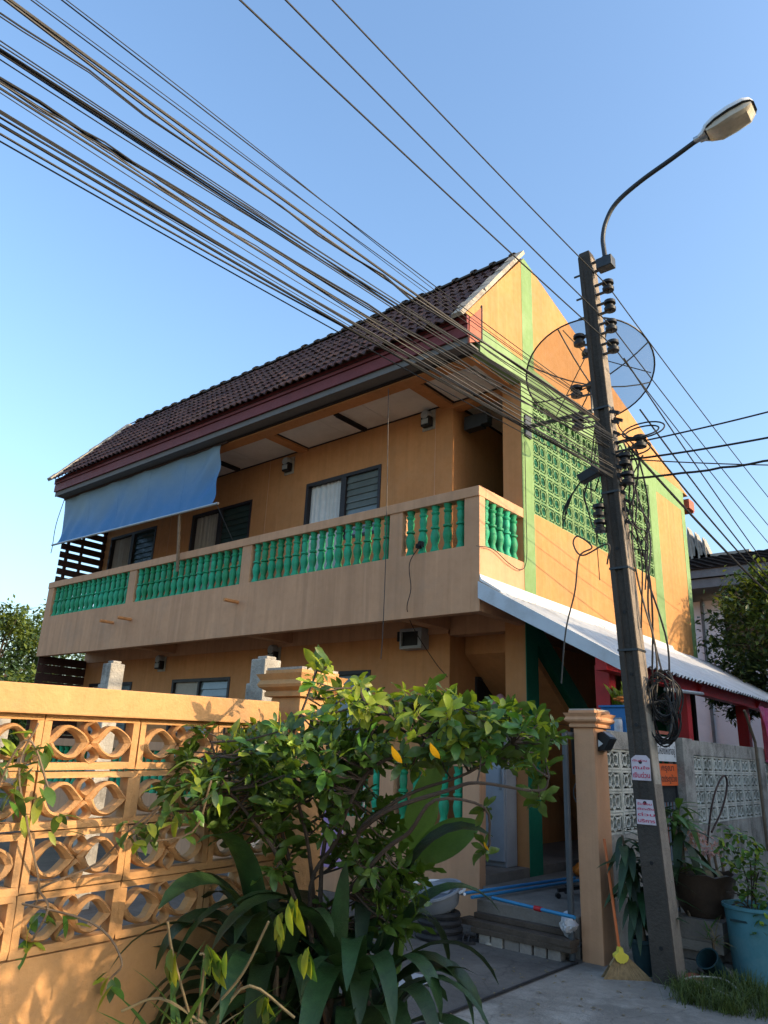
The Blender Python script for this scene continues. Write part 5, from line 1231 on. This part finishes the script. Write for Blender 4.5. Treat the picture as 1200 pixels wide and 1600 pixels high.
# blue pipes
for k, (a, b, lab) in enumerate((((-4.25,6.31,.40),(-4.12,8.35,.375),'upper blue plastic pipe running back from the parapet along the carport floor'),((-4.19,6.38,.37),(-4.05,8.3,.36),'second blue plastic pipe lying beside the first'),((-4.04,6.5,.375),(-3.12,6.3,.375),'blue plastic pipe with red coupling lying across the plank step'))):
    r = root('pipe', a, lab, 'pipe', 'blue plastic pipes')
    obj('pipe_run', MB().tube([a, b], .015, 10), 'pipe_blue', r, True)
    if k == 2:
        A_, B_ = Vector(a), Vector(b); obj('coupling', MB().tube([A_.lerp(B_,.54), A_.lerp(B_,.62)], .021, 10), 'red_paint', r, True)
tag(obj('white_pipe', MB().tube([(-4.66,6.62,.36),(-4.2,6.28,.405)], .014, 8), 'white_plastic', smooth=True), 'short white pipe end meeting the blue pipe at the parapet', 'pipe')
# stacked rubber rings with grey tub on top
tc = Vector((-4.47,6.27,0))
for k in range(4):
    rr_ = .20-.012*k; pts = [tc+Vector((rr_*cos(a), rr_*sin(a), .035+.058*k)) for a in [2*pi*i/26 for i in range(26)]]
    tag(obj('rubber_ring', MB().tube(pts, .033, 8, True), 'rubber', smooth=True), ['bottom','second','third','top'][k]+' black rubber ring of the stack under the grey tub', 'rubber ring', 'stacked rubber rings')
r = root('broken_tub', tuple(tc+Vector((0,0,.24))), 'cracked grey plastic tub lying on stacked rubber rings', 'tub')
tb = MB().lathe([(.15,.0),(.19,.03),(.235,.15),(.26,.16),(.26,.18),(.235,.18),(.2,.06)], 20, tc+Vector((0,0,.24)), (-.12,-.3,1)); obj('tub_wall', tb, 'tub_grey', r, True)
obj('tub_lip', MB().tube([tc+Vector((.25*cos(a), .25*sin(a)-.04, .43+.02*sin(a)-.05*cos(a)*.2)) for a in [2*pi*i/24 for i in range(17)]], .014, 6), 'white_plastic', r, True)
obj('tub_sheet', MB().obox(tc+Vector((.02,-.05,.435)), (.14,.02,.01), (-.02,.10,.03), (0,0,.004)), 'tub_grey', r)
# slippers
for k, (q, rz) in enumerate((((722,1474),.3), ((744,1470),.15))):
    p = OZ(*q, .006); r = root('slipper', tuple(p), ['dark sandal nearest the rubber rings','dark sandal nearest the bricks'][k], 'sandal', 'pair of dark sandals')
    ca, sa = cos(rz), sin(rz); f_ = lambda x, y, z: p+Vector((x*ca-y*sa, x*sa+y*ca, z))
    obj('sole', MB().prism([f_(.125*cos(a), .045*sin(a)*(1-.2*cos(a)), 0) for a in [2*pi*i/16 for i in range(16)]], (0,0,.028)), 'rubber', r)
    for xo in (.02, .07): obj('strap', MB().tube([f_(xo,.046*cos(a), .025+.045*sin(a)) for a in [pi*i/8 for i in range(9)]], .009, 5), 'rubber', r)
# bag on the step
b = bmesh.new(); bmesh.ops.create_icosphere(b, subdivisions=3, radius=1); mb_ = MB(); p = OY(889,1466,6.46)
mb_.add([p+Vector((v.co.x*.07*(1+.2*sin(7*v.co.z+2)), v.co.y*.08*(1+.2*sin(9*v.co.x)), v.co.z*.085*(1+.25*sin(6*v.co.y+1))))+Vector((0,0,.0)) for v in b.verts], [[v.index for v in f.verts] for f in b.faces]); b.free()
zmin = min(v.z for v in mb_.v); 
for v in mb_.v: v.z += .18-zmin
tag(obj('plastic_bag', mb_, 'bag_clear', smooth=True), 'crumpled clear plastic bag on the plank end by the gate post', 'bag')
tag(obj('floor_tile', MB().box((0,0,0),(.42,.5,.012)).xf(Matrix.Translation((-4.05,4.62,.007)) @ Matrix.Rotation(.12,4,'Z')), 'floor_tile'), 'pale grey floor tile lying on the driveway under the leaves', 'tile')
# office chair base, fridge, blanket, door, clutter in carport
oc = OZ(888,1405,.33); r = root('chair_base', tuple(oc), 'black office chair base with castors standing on the carport floor', 'chair')
for k in range(5):
    a = k*2*pi/5+2.7; e_ = oc+Vector((.27*cos(a)+.1,.27*sin(a)+.15,.07)); obj('leg', MB().bar(oc+Vector((.1,.15,.11)), e_, .04, .03), 'black', r); obj('castor', MB().lathe([(.025,-.02),(.025,.02)], 10, e_+Vector((0,0,-.045)), (cos(a+1.57),sin(a+1.57),0)), 'black', r)
obj('gas_lift', MB().tube([oc+Vector((.1,.15,.1)), oc+Vector((.1,.15,.4))], .025, 8), 'black', r)
fx = -5.14; r = root('fridge', (fx+.17,8.1,.42), 'white fridge beside the corner column under the balcony', 'fridge')
obj('body', MB().box((fx,8.0,.42),(fx+.36,8.25,2.16)), 'fridge_white', r, bevel=.015)
obj('door', MB().box((fx+.005,7.96,.48),(fx+.355,7.998,1.55)), 'fridge_white', r, bevel=.01); obj('door', MB().box((fx+.005,7.96,1.57),(fx+.355,7.998,2.15)), 'fridge_white', r, bevel=.01)
obj('handle', MB().box((fx+.30,7.94,1.25),(fx+.325,7.96,1.5)), 'metal_grey', r)
bl = MB(); n = 14
for i in range(n+1):
    for j in range(n+1):
        u, v_ = i/n, j/n; bl.v.append(Vector((fx-.02+.42*u, 7.96+.32*v_, 2.17+.16*sin(pi*u)**.5*sin(pi*v_)**.5*(1+.25*sin(u*9+v_*5)))))
for i in range(n):
    for j in range(n): o = i*(n+1)+j; bl.f.append((o,o+1,o+n+2,o+n+1))
tag(obj('blanket', bl, 'cloth_blanket', smooth=True), 'folded pinkish blanket heaped on top of the white fridge', 'blanket')
tag(obj('stone_slab', MB().box((-5.0,8.08,.42),(-4.93,8.26,.95)), 'cement_pale', bevel=.01), 'speckled stone slab leaning against the corner column', 'slab')
for k, (c_, s_, mt, lab, nm) in enumerate((((-4.05,10.2,.33),(.7,.6,1.0),'shade_dark','dark cabinet standing deep inside the carport','cabinet'),((-4.2,9.6,.33),(.5,.35,.55),'pot_teal','dark storage box on the carport floor behind the green column','box'),((-3.75,11.5,.33),(.9,1.6,1.2),'metal_dark','dark covered heap under the lean-to behind the block wall','heap'))):
    r = root(nm, c_, lab, nm); cx, cy, cz_ = c_; a_, b2, h_ = s_
    obj('body', MB().box((cx-a_/2,cy-b2/2,cz_),(cx+a_/2,cy+b2/2,cz_+h_)), mt, r, bevel=.03); obj('top', MB().box((cx-a_/2-.02,cy-b2/2-.02,cz_+h_+.001),(cx+a_/2+.02,cy+b2/2+.02,cz_+h_+.04)), mt, r, bevel=.01)
random.seed(70)
def bundle(p, s, mat, lab, nm):
    b = bmesh.new(); bmesh.ops.create_icosphere(b, subdivisions=3, radius=1); mb_ = MB(); k1 = rnd(0,9)
    mb_.add([Vector(p)+Vector((v.co.x*s[0]*(1+.18*sin(5*v.co.z+k1)), v.co.y*s[1]*(1+.15*sin(6*v.co.x+k1)), max(-.8,v.co.z)*s[2]*(1+.15*sin(5*v.co.y+k1))+s[2]*.8)) for v in b.verts], [[v.index for v in f.verts] for f in b.faces]); b.free()
    tag(obj(nm, mb_, mat, smooth=True), lab, nm)
bundle((-4.25,8.85,.33), (.13,.16,.08), 'orange_fruit', 'dull orange bundle on the floor behind the green column', 'bundle')
bundle((-4.05,9.05,.33), (.17,.2,.25), 'cloth_blanket', 'brownish cloth sack inside the carport beside the gate', 'sack')
bundle((-4.1,9.9,1.38), (.3,.3,.2), 'tub_grey', 'grey heap of clothes on the dark cabinet', 'clothes')
for k, (c_, s_, mt, lab) in enumerate((((-4.35,10.75,.33),(.34,.3,.42),'tub_grey','grey crate lowest in the stack deep in the carport'),((-4.33,10.72,.751),(.3,.28,.3),'metal_dark','dark crate on top of the grey crate deep in the carport'),((-3.62,9.3,.33),(.3,.4,.5),'black','black tub on the carport floor just behind the gate bars'),((-3.65,9.3,.831),(.26,.34,.2),'box_blue','blue box resting on the black tub behind the gate'))):
    r = root('crate', c_, lab, 'crate', 'crates in the carport'); cx, cy, cz_ = c_; a_, b2, h_ = s_
    obj('side', MB().box((cx-a_/2,cy-b2/2,cz_),(cx+a_/2,cy+b2/2,cz_+h_-.04)), mt, r, bevel=.015); obj('rim', MB().box((cx-a_/2-.012,cy-b2/2-.012,cz_+h_-.039),(cx+a_/2+.012,cy+b2/2+.012,cz_+h_)), mt, r, bevel=.008)
bundle((-4.38,9.55,.885), (.16,.18,.14), 'bag_clear', 'shiny plastic bag heaped on the dark storage box in the carport', 'bag')
bundle((-4.08,9.62,.885), (.13,.15,.18), 'cloth_pink', 'dark red cloth heaped on the dark storage box in the carport', 'cloth')
bundle((-3.95,10.3,1.74), (.2,.2,.13), 'cement_old', 'pale sack on the heap of clothes in the carport', 'sack')
bundle((-3.45,8.7,.33), (.1,.14,.16), 'rubber', 'black rubbish bag on the carport floor beside the block wall', 'bag')
obj('clothes_line', MB().tube([(-4.6,8.75,2.05),(-4.0,8.9,2.0),(-3.42,9.0,2.05)], .005, 5), 'cable', label='thin cord stretched across the carport for clothes', cat='cord')
for k, (x, y, mt, ln, lab) in enumerate(((-4.25,8.86,'shade_dark',.55,'dark shirt nearest the green column on the carport cord'),(-4.0,8.92,'tub_grey',.5,'grey shirt in the middle of the carport cord'),(-3.74,8.97,'cloth_blanket',.6,'brownish red towel on the carport cord nearest the gate'))):
    cb_ = MB(); n = 10
    for i in range(n+1):
        for j in range(7): u, v_ = i/n, j/6; cb_.v.append(Vector((x-.11+.22*u*(1+.1*v_), y+.04*u+.02*sin(u*12+v_*2), 2.0-ln*v_)))
    for i in range(n):
        for j in range(6): o = i*7+j; cb_.f.append((o,o+1,o+8,o+7))
    tag(obj('hanging_garment', cb_, mt, smooth=True), lab, 'garment', 'garments on the carport cord')
# table fan
fc = Vector((-4.3,9.2,.33)); r = root('standing_fan', tuple(fc), 'dusty standing fan in the dark carport behind the green column', 'fan')
obj('base', MB().lathe([(.16,0),(.15,.03),(.03,.05)], 16, fc), 'black', r, True); obj('pole', MB().tube([fc, fc+Vector((0,0,.75))], .015, 8), 'metal_grey', r, True)
obj('guard', MB().tube([fc+Vector((.19*cos(a),-.05,.9+.19*sin(a))) for a in [2*pi*i/24 for i in range(24)]], .006, 5, True), 'metal_grey', r, True)
for k in range(16): obj('guard_wire', MB().tube([fc+Vector((.03*cos(k*pi/8),-.09,.9+.03*sin(k*pi/8))), fc+Vector((.19*cos(k*pi/8),-.05,.9+.19*sin(k*pi/8)))], .002, 4), 'metal_grey', r)
for k in range(3): a = k*2*pi/3; obj('blade', MB().obox(fc+Vector((.09*cos(a),-.05,.9+.09*sin(a))), (.075*cos(a),.01,.075*sin(a)), (-.05*sin(a),.02,.05*cos(a)), (0,.002,0)), 'pot_teal', r)
obj('motor', MB().lathe([(.06,0),(.06,.12),(.03,.15)], 12, fc+Vector((0,-.04,.9)), (0,1,0)), 'black', r, True)
# things standing on the block wall
r = root('storage_bin', (-3.12,7.72,1.9), 'bright blue bin on the concrete wall behind the pole', 'bin')
q = Vector((-3.3,7.95,1.62)); obj('bin_wall', MB().box((-3.32,7.45,1.90),(-3.06,7.95,2.14)), 'box_blue', r, bevel=.012); obj('bin_rim', MB().box((-3.335,7.435,2.141),(-3.045,7.965,2.165)), 'box_blue', r, bevel=.006)
r = root('marigold', (-3.2,7.62,2.165), 'small plant with orange flowers in the blue bin', 'plant'); items = []
for k in range(24): items.append(('smally', Vector((-3.2+rnd(-.08,.08),7.72+rnd(-.1,.1),2.17)), orient((rnd(-.4,.4),rnd(-.4,.4),1),(1,0,0)), rnd(2,4)))
place_leaves(items, r, 60)
for k in range(7): obj('flower', MB().lathe([(.01,-.015),(.03,.0),(.022,.015)], 8, (-3.12+rnd(-.05,.05),7.5+rnd(-.05,.06),2.2+rnd(-.0,.05))), 'orange_fruit', r, True)
r = root('glass_jar', (-3.10,7.36,1.9), 'clear jar on the concrete wall beside the blue bin', 'jar')
obj('jar_wall', MB().lathe([(.04,0),(.042,.1),(.036,.12)], 14, (-3.10,7.36,1.9)), 'bag_clear', r, True); obj('lid', MB().lathe([(.038,.1205),(.038,.135)], 14, (-3.10,7.36,1.9)), 'metal_grey', r)
tag(obj('bracket_pipe', MB().tube([OY(1040,1077,6.75), OX(1098,1084,-2.95)], .018, 8), 'galv', smooth=True), 'short grey pipe jutting right from the pole above the coil', 'pipe')
# pink cloth at right edge
cl_ = MB(); n = 20
for i in range(n+1):
    for j in range(n+1):
        u, v_ = i/n, j/n; cl_.v.append(Vector((-3.0+.05*sin(u*14+v_*3), 12.35+.75*u+.18*v_*(1-u), 2.5-.75*v_-.25*v_*u)))
for i in range(n):
    for j in range(n): o = i*(n+1)+j; cl_.f.append((o,o+1,o+n+2,o+n+1))
tag(obj('hanging_cloth', cl_, 'cloth_pink', smooth=True), 'pink patterned cloth hung under the lean-to eave at the right edge', 'cloth')
tag(obj('leaning_stick', MB().tube([OX(1163,1110,-3.0), OX(1180,1160,-3.0), OX(1195,1290,-2.98), OX(1200,1330,-2.98)], .02, 6), 'stem_tan'), 'brown crooked stick leaning on the white block wall', 'stick')
# clothes and bits in the yard seen through the flower blocks
tag(obj('hanging_shirt', MB().box((-5.6,5.6,.55),(-5.15,5.63,1.25)).box((-5.75,5.6,1.05),(-5.0,5.63,1.25)), 'cloth_lilac', bevel=.01), 'lilac shirt hanging in the yard behind the bush', 'shirt')
tag(obj('shirt_rail', MB().tube([(-5.9,5.615,0),(-5.9,5.615,1.28),(-4.9,5.615,1.28),(-4.9,5.615,0)], .012, 6), 'metal_grey'), 'thin metal rail holding the lilac shirt in the yard', 'rail')
tag(obj('white_sheet', MB().box((-6.9,5.9,.0),(-6.1,6.0,1.45)), 'zinc_white', bevel=.01), 'pale corrugated panel standing in the yard behind the wall', 'panel')
